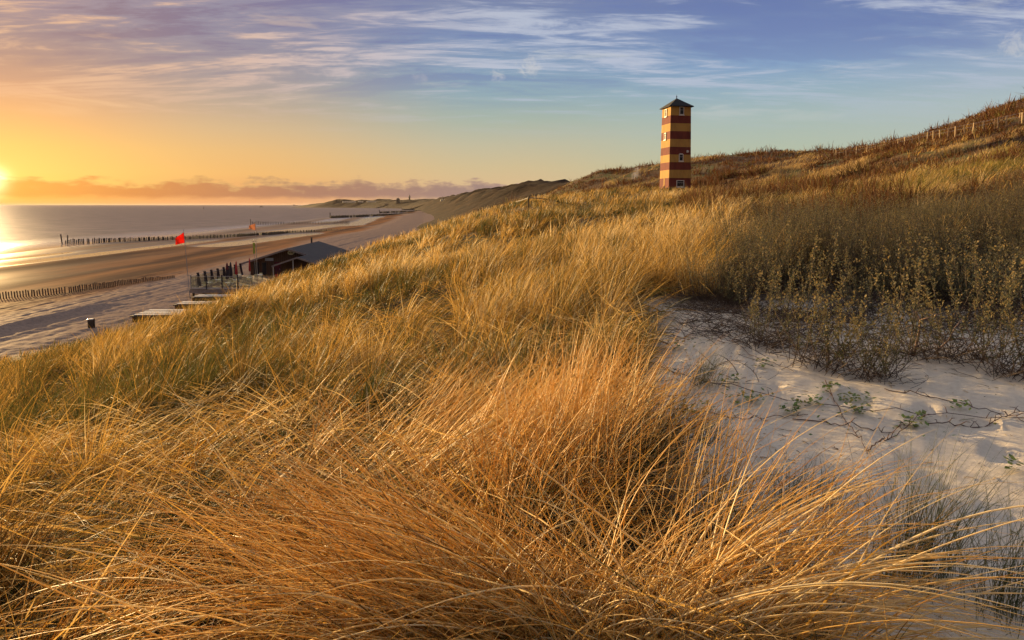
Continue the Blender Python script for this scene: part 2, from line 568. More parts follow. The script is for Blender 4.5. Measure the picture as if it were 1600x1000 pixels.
def ridge(name, pts, wf, wb, base, mat, seed, label, amp=.10, n_=260):
    """pts: (px, py, depth) of the crest; the foot lies wf metres seaward, the back wb metres inland"""
    C = np.array([tuple(P(*p)) for p in pts])
    t = np.concatenate([[0], np.cumsum(np.hypot(np.diff(C[:, 0]), np.diff(C[:, 1])))])
    tt = np.linspace(0, t[-1], n_)
    cx, cy, cz = (np.interp(tt, t, C[:, k]) for k in range(3))
    hx, hy = np.gradient(cx), np.gradient(cy)
    l = np.hypot(hx, hy) + 1e-6
    nx, ny = -hy / l, hx / l
    k_ = np.ones(9) / 9
    nx, ny = (np.convolve(np.pad(q, 4, mode='edge'), k_, 'valid') for q in (nx, ny))
    u = np.concatenate([np.linspace(1, 0, 22), -np.linspace(0, 1, 8)[1:]])
    rows = []
    for q in u:
        w = q * (wf if q > 0 else wb)
        prof = (.5 + .5 * np.cos(np.pi * min(abs(q), 1))) ** (.8 if q > 0 else 1)
        x = cx + nx * w; y = cy + ny * w
        h = (cz - base) * prof
        h = h * (1 + amp * 3.0 * fbm(x, y, 45, 5, seed, .62) * (1 if abs(q) > .02 else .45))
        rows.append(np.stack([x, y, base + h - (1.5 if abs(q) > .98 else 0)], -1))
    V = np.stack(rows, 0)
    o = obj_from_np(name, V.reshape(-1, 3), grid_faces(len(u), n_), mat)
    tag(o, label, 'dunes', kind='structure')
    return o


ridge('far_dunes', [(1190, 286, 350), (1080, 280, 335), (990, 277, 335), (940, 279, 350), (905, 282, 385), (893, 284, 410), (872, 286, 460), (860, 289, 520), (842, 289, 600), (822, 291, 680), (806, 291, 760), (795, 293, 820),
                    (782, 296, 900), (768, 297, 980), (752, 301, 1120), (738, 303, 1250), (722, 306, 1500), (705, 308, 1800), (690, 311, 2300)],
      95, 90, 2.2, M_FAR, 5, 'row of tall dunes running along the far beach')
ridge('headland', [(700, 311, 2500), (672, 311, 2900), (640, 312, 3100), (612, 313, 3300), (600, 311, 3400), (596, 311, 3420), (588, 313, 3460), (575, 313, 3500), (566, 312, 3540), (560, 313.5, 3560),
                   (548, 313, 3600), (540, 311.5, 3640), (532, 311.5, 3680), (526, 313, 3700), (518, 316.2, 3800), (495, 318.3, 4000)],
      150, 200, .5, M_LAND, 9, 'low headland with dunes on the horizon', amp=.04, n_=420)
# flat land behind the dunes, out to the horizon
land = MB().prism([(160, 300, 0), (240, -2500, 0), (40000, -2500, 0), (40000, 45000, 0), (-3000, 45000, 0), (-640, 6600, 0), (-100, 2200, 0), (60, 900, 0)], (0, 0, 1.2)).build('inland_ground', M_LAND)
tag(land, 'flat land behind the dunes', 'ground', kind='structure')
# ------------------------------------------------------------------ light: low evening sun and its sky
sun_d = bpy.data.lights.new('sun', 'SUN')
sun_d.energy = 5.0
sun_d.angle = R(.6)
sun_d.color = (1.0, .67, .30)
sun = bpy.data.objects.new('sun', sun_d)
COL.objects.link(sun)
sun.location = (-60, 80, 60)
_sd = Vector((math.sin(R(SUN_AZ)) * math.cos(R(SUN_EL)), math.cos(R(SUN_AZ)) * math.cos(R(SUN_EL)), math.sin(R(SUN_EL))))
sun.rotation_euler = (-_sd).to_track_quat('-Z', 'Y').to_euler()

world = bpy.data.worlds.new('World')
SC.world = world
world.use_nodes = True
wt = world.node_tree
for nd in list(wt.nodes): wt.nodes.remove(nd)
w = N(wt)
wout = w.n('ShaderNodeOutputWorld')
D = w.n('ShaderNodeNewGeometry').outputs['Incoming']
D = w.n('ShaderNodeVectorMath', operation='SCALE', ins={0: D, 'Scale': -1.0}).outputs[0]
D = w.n('ShaderNodeTexCoord').outputs['Generated']
sx = w.n('ShaderNodeSeparateXYZ', ins={0: D})
dx, dy, dz = sx.outputs
hyp = w.math('SQRT', w.math('ADD', w.math('MULTIPLY', dx, dx), w.math('MULTIPLY', dy, dy)))
el = w.math('DIVIDE', dz, w.math('MAXIMUM', hyp, .001))
az = w.math('ARCTAN2', dx, dy)
EK = 1 / 0.6


def band(stops, k):
    st = [(max(0, min(1, (318 - y) / F * k * EK)), lin((r / 255, g / 255, b / 255))) for y, (r, g, b) in stops]
    st.sort(key=lambda s: s[0])
    top = st[-1][1]
    st.append((.85, tuple(c * .9 + .06 for c in top)))
    return w.ramp(w.math('MULTIPLY', el, EK, clamp=True), st)


A_ = band([(318, (243, 170, 84)), (306, (246, 170, 70)), (290, (255, 200, 90)), (265, (255, 200, 100)), (225, (250, 190, 98)), (185, (236, 172, 105)), (140, (212, 155, 118)), (90, (176, 137, 126)), (45, (156, 132, 138)), (0, (158, 136, 148))], .80)
A2 = band([(318, (228, 158, 108)), (300, (232, 165, 108)), (270, (240, 184, 112)), (235, (232, 186, 124)), (200, (214, 182, 140)), (160, (188, 168, 150)), (120, (165, 152, 155)), (60, (146, 140, 160)), (0, (150, 144, 166))], .93)
B_ = band([(318, (216, 178, 140)), (290, (222, 190, 145)), (260, (212, 192, 150)), (225, (196, 190, 162)), (185, (170, 184, 172)), (150, (150, 175, 185)), (110, (138, 163, 190)), (60, (125, 145, 185)), (0, (125, 136, 172))], 1.0)
C_ = band([(318, (196, 192, 152)), (260, (190, 196, 165)), (220, (182, 194, 176)), (180, (172, 190, 186)), (140, (155, 181, 195)), (100, (138, 166, 200)), (50, (124, 145, 188)), (0, (108, 126, 176))], .92)
D_ = band([(318, (196, 196, 168)), (220, (186, 195, 184)), (150, (176, 192, 196)), (100, (158, 178, 200)), (50, (136, 153, 190)), (0, (110, 128, 178))], .80)
b1 = w.mix(w.maprange(az, -.66, -.36), A_, A2)
b2 = w.mix(w.maprange(az, -.40, -.02), b1, B_)
b3 = w.mix(w.maprange(az, -.02, .36), b2, C_)
base = w.mix(w.maprange(az, .36, .66), b3, D_)

# high cirrus on a plane far above
zz = w.math('ADD', w.math('MAXIMUM', dz, 0.0), .09)
cx = w.math('DIVIDE', dx, zz); cy = w.math('DIVIDE', dy, zz)
cv = w.n('ShaderNodeCombineXYZ', ins={0: cx, 1: cy, 2: 0.0}).outputs[0]
cvs = w.vscale(cv, (.55, 1.6, 1), (0, 0, R(9)))
n1 = w.noise(cvs, 1.15, 6, .62, dist=.9)
n2 = w.noise(w.vscale(cv, (.9, 3.2, 1), (0, 0, R(-7))), 2.1, 6, .68, dist=.6)
cir = w.math('ADD', w.math('MULTIPLY', n1, .65), w.math('MULTIPLY', n2, .35))
hgt = w.maprange(el, .085, .20)
light_c = w.maprange(cir, .49, .60)
dark_c = w.maprange(cir, .41, .50, 1.0, 0.0)
warm = w.maprange(az, -.62, .05, 0.0, 1.0)
ccol = w.mix(warm, srgb(240, 190, 150), srgb(190, 198, 216))
dcol = w.mix(warm, srgb(136, 112, 130), srgb(108, 126, 180))
sky1 = w.mix(w.math('MULTIPLY', w.math('MULTIPLY', light_c, hgt), .9), base, ccol)
sky2 = w.mix(w.math('MULTIPLY', w.math('MULTIPLY', dark_c, w.maprange(el, .12, .24)), w.maprange(az, -.1, .3, .85, .5)), sky1, dcol)
# thin bright wisps lower down
n4 = w.noise(w.vscale(w.n('ShaderNodeCombineXYZ', ins={0: az, 1: el, 2: 0.0}).outputs[0], (2.2, 17, 1), (0, 0, R(-5))), 1.6, 7, .6, dist=.4)
wisp = w.math('MULTIPLY', w.maprange(n4, .56, .68), w.math('MULTIPLY', w.maprange(el, .09, .14), w.maprange(el, .30, .22)))
sky3 = w.mix(w.math('MULTIPLY', wisp, .45), sky2, w.mix(warm, srgb(250, 200, 150), srgb(205, 208, 206)))
# small ragged puffs
azel = w.n('ShaderNodeCombineXYZ', ins={0: az, 1: el, 2: 0.0}).outputs[0]


def puff(px, py, rx, ry, amt):
    p = P(px, py, 1.0)
    a0 = math.atan2(p.x, 1.0); e0 = (p.z - CAMZ) / math.hypot(p.x, 1)
    ux = w.math('DIVIDE', w.math('SUBTRACT', az, a0), rx / F)
    uy = w.math('DIVIDE', w.math('SUBTRACT', el, e0), ry / F)
    r2 = w.math('ADD', w.math('MULTIPLY', ux, ux), w.math('MULTIPLY', uy, uy))
    f = w.noise(azel, 62, 6, .72, dist=1.2)
    m = w.math('SUBTRACT', w.math('MULTIPLY', f, 2.3), w.math('ADD', r2, .62))
    return w.math('MULTIPLY', w.maprange(m, 0.0, .75), amt)


pf = None
for a in ((828, 103, 30, 26, .62), (778, 118, 17, 16, .55), (1592, 68, 30, 24, .5), (655, 122, 20, 14, .2)):
    q = puff(*a)
    pf = q if pf is None else w.math('MAXIMUM', pf, q)
sky3 = w.mix(pf, sky3, w.mix(warm, srgb(250, 205, 165), srgb(214, 212, 212)))
# the bank of low cumulus along the horizon
cuv = w.vscale(azel, (30, 95, 1))
c1 = w.noise(cuv, 1.0, 7, .6)
c2 = w.noise(w.vscale(azel, (11, 2, 1)), 1.0, 4, .6)
top = w.math('ADD', .0155, w.math('MULTIPLY', c2, .034))
prof = w.math('DIVIDE', w.math('SUBTRACT', top, el), .010)
bmp = w.math('ADD', prof, w.math('MULTIPLY', w.math('SUBTRACT', c1, .5), 4.6))
cum = w.math('MULTIPLY', w.maprange(bmp, -.1, .55), w.maprange(w.math('ADD', el, w.math('MULTIPLY', w.math('SUBTRACT', c1, .5), .012)), .006, .0135))
cum = w.math('MULTIPLY', cum, w.maprange(az, .17, .08))
cumc = w.ramp(w.maprange(az, -.68, .1, smooth=False), [(0, srgb(246, 160, 56)), (.22, srgb(206, 128, 70)), (.5, srgb(164, 118, 102)), (.8, srgb(156, 130, 126)), (1, srgb(170, 142, 138))])
edge = w.math('MULTIPLY', w.maprange(bmp, .1, 1.1, 1.0, 0.0), cum)
sky4 = w.mix(w.math('MULTIPLY', cum, .95), sky3, cumc)
sky4 = w.mix(w.math('MULTIPLY', edge, .5), sky4, w.mix(w.maprange(az, -.6, .1), srgb(255, 215, 120), srgb(214, 178, 150)))
# glow round the sun, which sits just above the bank
sv = P(-13, 284, 1.0) - Vector((0, 0, CAMZ)); sv.normalize()
dot = w.n('ShaderNodeVectorMath', operation='DOT_PRODUCT', ins={0: D, 1: tuple(sv)}).outputs['Value']
ang = w.math('ARCCOSINE', w.math('MINIMUM', dot, 1.0))
veil = w.math('SUBTRACT', 1.0, w.math('MULTIPLY', cum, .55))
g1 = w.math('EXPONENT', w.math('MULTIPLY', w.math('POWER', w.math('DIVIDE', ang, .013), 2.0), -1.0))
g2 = w.math('EXPONENT', w.math('DIVIDE', ang, -.055))
g3 = w.math('EXPONENT', w.math('DIVIDE', ang, -.17))


def addc(col, fac, c, k):
    s = w.n('ShaderNodeVectorMath', operation='SCALE', ins={0: tuple(v * k for v in c), 'Scale': fac}).outputs[0]
    return w.n('ShaderNodeVectorMath', operation='ADD', ins={0: col, 1: s}).outputs[0]


s5 = addc(sky4, w.math('MULTIPLY', g1, veil), (1, .82, .45), 2.8)
s5 = addc(s5, w.math('MULTIPLY', g2, veil), (1, .55, .12), .24)
s5 = addc(s5, g3, (1, .36, .05), .03)
# unseen sky overhead brightened to light the sand; behind the viewer darkened for shade
over = w.maprange(el, .42, 1.1)
s5 = w.mix(w.math('MULTIPLY', over, .8), s5, (.78, .79, .82, 1))
back = w.maprange(dy, .25, -.5)
s5 = w.mix(w.math('MULTIPLY', back, .8), s5, (.14, .14, .17, 1))
nish = w.n('ShaderNodeTexSky', sky_type='NISHITA', sun_disc=False, sun_elevation=R(SUN_EL), sun_rotation=R(SUN_AZ), altitude=15, air_density=1.0, dust_density=1.5)
fin = addc(w.n('ShaderNodeVectorMath', operation='SCALE', ins={0: s5, 'Scale': 4.25}).outputs[0], 1.0, (0, 0, 0), 0)
fin = w.n('ShaderNodeVectorMath', operation='ADD', ins={0: fin, 1: w.n('ShaderNodeVectorMath', operation='SCALE', ins={0: nish.outputs[0], 'Scale': .02}).outputs[0]}).outputs[0]
bg = w.n('ShaderNodeBackground', ins={'Color': fin, 'Strength': .1})
wt.links.new(bg.outputs[0], wout.inputs[0])

SC.view_settings.view_transform = 'Standard'
SC.view_settings.look = 'None'
SC.view_settings.exposure = 1.12
SC.view_settings.gamma = 1.0
try:
    SC.cycles.max_bounces = 6
    SC.cycles.transparent_max_bounces = 6
    SC.cycles.use_adaptive_sampling = True
    SC.cycles.adaptive_threshold = .02
    SC.cycles.use_denoising = True
except Exception:
    pass
# ------------------------------------------------------------------ grass
def mat_grass(name, stops, transl=.4, rough=.55):
    m, n, out = new_mat(name)
    t = n.n('ShaderNodeAttribute', attribute_name='tint').outputs['Fac']
    col = n.ramp(t, stops)
    geo = n.n('ShaderNodeNewGeometry').outputs['Position']
    col = n.mix(n.maprange(n.noise(geo, 1.1, 3), .3, .7, 0, .35), col, (.62, .56, .46, 1), 'MULTIPLY')
    p = n.n('ShaderNodeBsdfPrincipled', ins={'Base Color': col, 'Roughness': rough, 'Specular IOR Level': .35})
    tr = n.n('ShaderNodeBsdfTranslucent', ins={'Color': col})
    mx = n.n('ShaderNodeMixShader', ins={0: transl, 1: p.outputs[0], 2: tr.outputs[0]})
    n.t.links.new(mx.outputs[0], out.inputs[0])
    return m


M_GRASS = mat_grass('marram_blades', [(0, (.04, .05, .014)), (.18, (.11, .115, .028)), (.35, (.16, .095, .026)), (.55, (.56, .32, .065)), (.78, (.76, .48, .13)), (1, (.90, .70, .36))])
M_HERO = mat_grass('straw_blades', [(0, (.30, .17, .045)), (.3, (.70, .42, .11)), (.6, (.90, .59, .17)), (.85, (.96, .70, .27)), (1, (.97, .82, .50))], .42, .48)
M_GREEN = mat_grass('green_blades', [(0, (.07, .11, .045)), (.5, (.16, .18, .08)), (.8, (.34, .30, .14)), (1, (.55, .42, .22))], .3)
M_SCRUB = mat_grass('scrub_twigs', [(0, (.07, .03, .014)), (.25, (.12, .048, .016)), (.42, (.22, .09, .026)), (.5, (.16, .15, .03)), (.62, (.34, .28, .055)), (.75, (.52, .34, .11)), (1, (.78, .58, .30))], .25, .8)


def blades(x, y, z, L, phi, t0, t1, wid, tint, segs=5, sides=2, pw=1.3, wob=.12):
    """curved tapering leaves; sides=2 gives a flat leaf, 3 a rolled one"""
    n = len(x)
    s = np.linspace(0, 1, segs + 1)
    tilt = t0[:, None] + (t1 - t0)[:, None] * s[None] ** pw
    ph = phi[:, None] + (RNG.normal(0, wob, n)[:, None]) * s[None] * 2
    ds = (L / segs)[:, None]
    dxy = np.sin(tilt) * ds; dzz = np.cos(tilt) * ds
    px = x[:, None] + np.concatenate([np.zeros((n, 1)), np.cumsum((dxy * np.cos(ph))[:, :-1], 1)], 1)
    py = y[:, None] + np.concatenate([np.zeros((n, 1)), np.cumsum((dxy * np.sin(ph))[:, :-1], 1)], 1)
    pz = z[:, None] + np.concatenate([np.zeros((n, 1)), np.cumsum(dzz[:, :-1], 1)], 1)
    C = np.stack([px, py, pz], -1)
    T = np.stack([np.sin(tilt) * np.cos(ph), np.sin(tilt) * np.sin(ph), np.cos(tilt)], -1)
    U = np.stack([-np.sin(ph), np.cos(ph), ph * 0], -1)
    V = np.cross(T, U)
    w = wid[:, None] * np.clip(1.05 - s[None] ** 2.2, .08, 1)
    rot = RNG.uniform(0, np.pi, n)[:, None]
    vs = []
    for k in range(sides):
        a = rot + (np.pi if sides == 2 else 2 * np.pi / 3) * k
        vs.append(C + (U * np.cos(a)[..., None] + V * np.sin(a)[..., None]) * (w * .5)[..., None])
    A = np.stack(vs, 2)                                  # n, segs+1, sides, 3
    verts = A.reshape(-1, 3)
    base = (np.arange(n) * (segs + 1) * sides)[:, None, None]
    i = (np.arange(segs) * sides)[None, :, None]
    if sides == 2:
        f = np.stack([base + i + 0, base + i + 1, base + i + 3, base + i + 2], -1)
    else:
        k = np.arange(3)[None, None, :]
        k2 = (k + 1) % 3
        f = np.stack([base + i + k, base + i + k2, base + i + 3 + k2, base + i + 3 + k], -1)
    f = f.reshape(-1, 4)
    return verts, f, np.repeat(tint, (segs + 1) * sides)


def merge(parts):
    off, V, Fc, T = 0, [], [], []
    for v, f, t in parts:
        V.append(v); Fc.append(f + off); T.append(t); off += len(v)
    return np.concatenate(V), np.concatenate(Fc), np.concatenate(T)


def fan_sample(n, r0, r1, a0=-46, a1=46):
    """random ground points in a sector ahead of the viewer, even per square metre"""
    r = np.sqrt(RNG.uniform(r0 ** 2, r1 ** 2, n)); a = np.radians(RNG.uniform(a0, a1, n))
    return r * np.sin(a), r * np.cos(a)


def shrub_zone(X, Y):
    nz = fbm(X, Y, 3, 3, 201) * 1.9 + .5 * fbm(X, Y, .8, 2, 202)
    edge = Y * np.interp(Y, [6, 9, 18, 40, 70, 95], [.21, .225, .315, .345, .30, .28]) + .9
    return smooth(-.9, 1.4, X - edge + nz) * smooth(6.4, 8.6, Y - .04 * X + nz * .6)


def grass_prob(X, Y):
    p = 1 - smooth(.25, .6, sand_mask(X, Y))
    p = p * (1 - (.95 - .17 * smooth(9.5, 14, Y)) * shrub_zone(X, Y) * (1 - smooth(60, 100, Y) * smooth(.26, .22, X / np.maximum(Y, 1))))
    p = p * smooth(-41.5, -39.0, X) * (1 - smooth(64, 68, Y) * (1 - smooth(-37, -35.6, X)))
    return p


def grass_patch(nc, r0, r1, hmul, wid, segs, sides, seed, per, spread):
    """marram grows in clumps: centres first, then leaves fanning out of each and bent by the wind"""
    CX, CY = fan_sample(nc, r0, r1, -50, 40)
    k = RNG.random(nc) < grass_prob(CX, CY) * (.10 + .90 * smooth(-.35, .05, fbm(CX, CY, 2.2, 3, 621)))
    CX, CY = CX[k], CY[k]; nc = len(CX)
    big = fbm(CX, CY, 9, 3, 603); mid = fbm(CX, CY, 3.5, 3, 605)
    ch = np.clip(1 + .30 * mid + RNG.normal(0, .16, nc), .45, 1.6)
    green = smooth(.0, .25, fbm(CX, CY, 5, 3, 609)) * .65 + .55 * (RNG.random(nc) < .14)
    ctint = .60 - .28 * smooth(-3, -13, CX) * smooth(45, 20, CY) + .42 * big + .32 * mid - green * .55 + RNG.normal(0, .13, nc)  # left slope and hollows tinted darker: browner growth with shade painted in
    cphi = R(6) + .8 * fbm(CX * .6, CY, 4, 3, 611) + RNG.normal(0, .25, nc)
    clean = R(20) + .25 * fbm(CX, CY, 5, 2, 613) + RNG.normal(0, .10, nc)
    cnt = np.maximum(3, (per * ch * RNG.uniform(.5, 1.4, nc)).astype(int))
    i = np.repeat(np.arange(nc), cnt); n = len(i)
    a = RNG.uniform(-np.pi, np.pi, n); rr_ = np.abs(RNG.normal(0, 1, n)) * spread * np.sqrt(ch[i])
    ox, oy = rr_ * np.cos(a), rr_ * np.sin(a)
    X, Y = CX[i] + ox, CY[i] + oy
    Z = dune_z(X, Y) - .02
    # lean: wind plus a fan away from the middle of the clump
    fan = R(16) + R(14) * rr_ / spread
    vx = np.cos(cphi[i]) * clean[i] + np.cos(a) * fan * RNG.uniform(.3, 1.2, n)
    vy = np.sin(cphi[i]) * clean[i] + np.sin(a) * fan * RNG.uniform(.3, 1.2, n)
    t0 = np.hypot(vx, vy) * .75; phi = np.arctan2(vy, vx)
    t1 = t0 + R(36) + RNG.normal(0, .30, n)
    flop = RNG.random(n) < .12
    t1 = np.where(flop, t1 + R(45), t1)
    L = np.clip(hmul * ch[i] * RNG.uniform(.45, 1.12, n), .12, 1.6)
    tint = ctint[i] + RNG.normal(0, .17, n)
    tint = np.clip(np.where(RNG.random(n) < .22, RNG.uniform(.1, .38, n), tint), 0, 1)
    wd = wid * RNG.uniform(.6, 1.35, n)
    return blades(X, Y, Z, L, phi, t0, t1, wd, tint, segs, sides, 1.2)


def litter(n, r0, r1, wid, seed, up=0.0):
    """dead leaves lying tangled low over the ground"""
    X, Y = fan_sample(n, r0, r1, -52, 40)
    k = RNG.random(n) < grass_prob(X, Y)
    X, Y = X[k], Y[k]; n = len(X)
    Z = dune_z(X, Y) + RNG.uniform(-.01, .13, n) + up * .3
    L = RNG.uniform(.2, .7, n)
    wn = fbm(X, Y, 1.3, 3, seed)
    phi = RNG.normal(.25, .75, n) + 1.6 * wn + np.pi * (RNG.random(n) < .35)
    t0 = RNG.normal(R(70), R(16), n); t1 = t0 + RNG.normal(R(22), R(16), n)
    tint = np.clip(RNG.normal(.42 + up, .2, n) + .3 * wn, 0, 1)
    return blades(X, Y, Z, L, phi, t0, t1, wid * RNG.uniform(.6, 1.3, n), tint, 4, 2)


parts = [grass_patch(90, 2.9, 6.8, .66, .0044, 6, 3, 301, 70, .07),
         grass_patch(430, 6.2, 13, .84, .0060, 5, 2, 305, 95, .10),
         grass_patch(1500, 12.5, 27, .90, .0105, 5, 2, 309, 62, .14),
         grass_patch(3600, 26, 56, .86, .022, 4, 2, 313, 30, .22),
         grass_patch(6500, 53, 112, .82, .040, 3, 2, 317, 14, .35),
         litter(20000, 1.6, 7, .0048, 330), litter(5000, 2.2, 9, .0062, 337, .42),
         litter(24000, 6, 14, .0080, 331), litter(26000, 13, 30, .014, 333), litter(20000, 28, 60, .028, 335)]
V, Fc, T = merge(parts)
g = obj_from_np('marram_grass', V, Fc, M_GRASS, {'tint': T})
tag(g, 'golden marram grass covering the dune slope, bent by the wind', 'grass', kind='stuff')

# the long straw blades right in front of the viewer
def tuft(n, cx, cy, sx, sy, L, phi, dphi, t0, dt0, bend, dbend, wid, tint, dt, segs=11, sides=3, pw=1.15, wob=.1):
    n = int(n * .44)
    X = RNG.normal(cx, sx, n); Y = RNG.normal(cy, sy, n)
    Z = dune_z(X, Y) - .03
    ph = RNG.normal(phi, dphi, n)
    a0 = np.abs(RNG.normal(t0, dt0, n))
    a1 = a0 + RNG.normal(bend, dbend, n)
    LL = L * RNG.uniform(.6, 1.12, n)
    return blades(X, Y, Z, LL, ph, a0, a1, wid * 1.9 * RNG.uniform(.5, 1.25, n), np.clip(RNG.normal(tint, dt, n), 0, 1), segs, sides, pw, wob)


H = []
# sweeping left, low and dense
H.append(tuft(850, .10, 2.34, .22, .16, 1.45, R(177), .38, R(50), R(14), R(50), R(20), .0030, .55, .3, 13, wob=.16))
H.append(tuft(800, -.25, 2.60, .28, .22, 1.35, R(170), .42, R(51), R(14), R(44), R(20), .0029, .55, .3, 13, wob=.18))
H.append(tuft(700, -.1, 2.4, .45, .25, .75, R(172), 1.3, R(30), R(16), R(62), R(22), .0026, .5, .28))
H.append(tuft(420, -.8, 2.9, .35, .3, 1.0, R(168), .5, R(52), R(13), R(44), R(18), .0026, .5, .28))
H.append(tuft(230, .0, 2.35, .35, .18, 1.45, R(175), .4, R(52), R(11), R(52), R(18), .0044, .92, .1, 14, wob=.2))
# arching to the right over the sand
H.append(tuft(460, .50, 2.26, .18, .12, 1.30, R(2), .40, R(52), R(12), R(72), R(20), .0032, .85, .14, 14))
H.append(tuft(250, .48, 2.22, .22, .10, 1.50, R(0), .36, R(54), R(10), R(74), R(20), .0056, .96, .06, 16))
H.append(tuft(500, .66, 2.55, .2, .22, 1.05, R(8), .6, R(36), R(16), R(60), R(24), .0028, .75, .18))
H.append(tuft(900, .30, 2.28, .34, .14, .72, R(40), 1.6, R(30), R(18), R(76), R(30), .0030, .7, .24, pw=1.4, wob=.25))
H.append(tuft(170, .25, 2.26, .4, .10, .85, R(20), 1.3, R(32), R(20), R(95), R(30), .0042, .97, .05, pw=1.3, wob=.3))
H.append(tuft(150, .95, 3.2, .14, .25, .80, R(25), .7, R(20), R(14), R(46), R(22), .0024, .65, .2))
for cx_, cy_, n_, L_ in ((1.15, 3.7, 50, .75), (1.35, 3.1, 60, .6), (1.05, 4.3, 60, .7), (1.6, 3.3, 40, .55), (1.2, 2.7, 90, .6), (1.55, 2.75, 60, .55)):
    H.append(tuft(n_, cx_, cy_, .06, .06, L_, R(10), 1.0, R(18), R(14), R(40), R(24), .0020, .6, .25, 9))
# upright clump in the middle
H.append(tuft(950, .36, 4.2, .26, .32, 1.0, R(25), 1.1, R(22), R(12), R(34), R(20), .0034, .78, .22, 8))
H.append(tuft(800, .15, 3.6, .3, .3, .85, R(20), 1.2, R(15), R(10), R(40), R(20), .0030, .5, .2, 8))
H.append(tuft(400, .58, 5.0, .2, .4, .95, R(10), 1.0, R(12), R(9), R(40), R(16), .0038, .6, .2, 8))
# streaming, pale, laid over to the right
H.append(tuft(1900, -.45, 4.3, .40, .35, 1.05, R(14), .30, R(50), R(10), R(26), R(12), .0038, .88, .16, 8))
H.append(tuft(700, -.9, 5.6, .5, .4, .95, R(12), .35, R(46), R(11), R(26), R(12), .0036, .7, .18, 8))
H.append(tuft(300, .2, 5.0, .4, .3, .9, R(8), .35, R(48), R(10), R(30), R(12), .0038, .85, .12, 8))
# bleached loops and scattered taller leaves on the left
H.append(tuft(160, -1.45, 4.0, .16, .14, .5, R(10), 1.0, R(20), R(12), R(110), R(30), .004, 1.0, .08, 10))
for k in range(46):
    cx, cy = fan_sample(1, 2.6, 7.5, -44, 4)
    H.append(tuft(46, float(cx[0]), float(cy[0]), .09, .09, RNG.uniform(.45, .8), R(10) + RNG.normal(0, .6), .5, R(24), R(14), R(48), R(24), .0032, RNG.uniform(.45, .95), .15, 8))
V, Fc, T = merge(H)
g = obj_from_np('straw_grass', V, Fc, M_HERO, {'tint': T})
tag(g, 'long orange straw blades arching over the ground in front', 'grass', kind='stuff')

# seed heads: the few thick soft plumes
# ------------------------------------------------------------------ hillside scrub
def scrub(n, r0, r1, a0, a1, wfac, seed):
    X, Y = fan_sample(n, r0, r1, a0, a1)
    r = np.hypot(X, Y)
    keep = (X > .24 * Y + .5) | ((Y > 104) & (X > -6))
    lump = fbm(X, Y, 3.2, 3, seed + 8)
    keep &= (RNG.random(n) < .12 + .88 * smooth(-.25, .12, lump))
    X, Y, r, lump = X[keep], Y[keep], r[keep], lump[keep]; n = len(X)
    Z = dune_z(X, Y) - .05
    # brown scrub, straw grass and green turf share the slope in patches stretched along it
    u, v = X * .88 + Y * .48, -X * .48 + Y * .88
    a = fbm(u * .45, v, 9, 4, seed + 1); b = fbm(u * .4, v, 14, 4, seed + 2)
    lower = smooth(115, 60, r)
    isg = smooth(.05, .18, a + .22 * lower * smooth(25, 45, r) - .12)
    gr = smooth(.14, .42, b + .06 * lower) * isg * .8
    rnd = RNG.random(n)
    isgrass = rnd < isg
    L = np.where(isgrass, RNG.uniform(.5, .95, n), RNG.uniform(.35, .8, n) * (1 + 1.6 * smooth(.05, .4, fbm(X, Y, 4, 3, seed + 6))))
    L = L * (.6 + .7 * smooth(-.1, .4, lump))
    phi = np.where(isgrass, RNG.normal(R(15), .6, n), RNG.uniform(-np.pi, np.pi, n))
    t0 = np.where(isgrass, np.abs(RNG.normal(R(32), R(12), n)), RNG.uniform(0, R(75), n))
    t1 = t0 + np.where(isgrass, R(42), R(15))
    tint = np.where(isgrass, np.where(RNG.random(n) < gr, RNG.normal(.6, .05, n), RNG.normal(.82, .09, n)), RNG.normal(.24, .11, n) + .25 * lump)
    tint = np.clip(tint, 0, 1)
    wd = wfac * r * RNG.uniform(.6, 1.4, n) * np.where(isgrass, .8, 1.25)
    return blades(X, Y, Z, L, phi, t0, t1, wd, tint, 3, 2)


V, Fc, T = merge([scrub(70000, 19, 60, 10, 52, .0006, 401), scrub(110000, 55, 125, -4, 52, .00055, 401), scrub(110000, 118, 235, -6, 50, .00055, 401)])
g = obj_from_np('dune_scrub', V, Fc, M_SCRUB, {'tint': T})
tag(g, 'low brown scrub and pale grass on the rising dunes', 'scrub', kind='stuff')


# ------------------------------------------------------------------ shrubs with small leaves along upright stems
M_STEM = mat_plain('shrub_stems', (.10, .065, .045, 1), (.05, .033, .025, 1), .85, 14)
M_LEAF = mat_grass('shrub_leaves', [(0, (.05, .06, .032)), (.35, (.11, .12, .062)), (.6, (.20, .18, .08)), (1, (.46, .32, .11))], .3, .6)


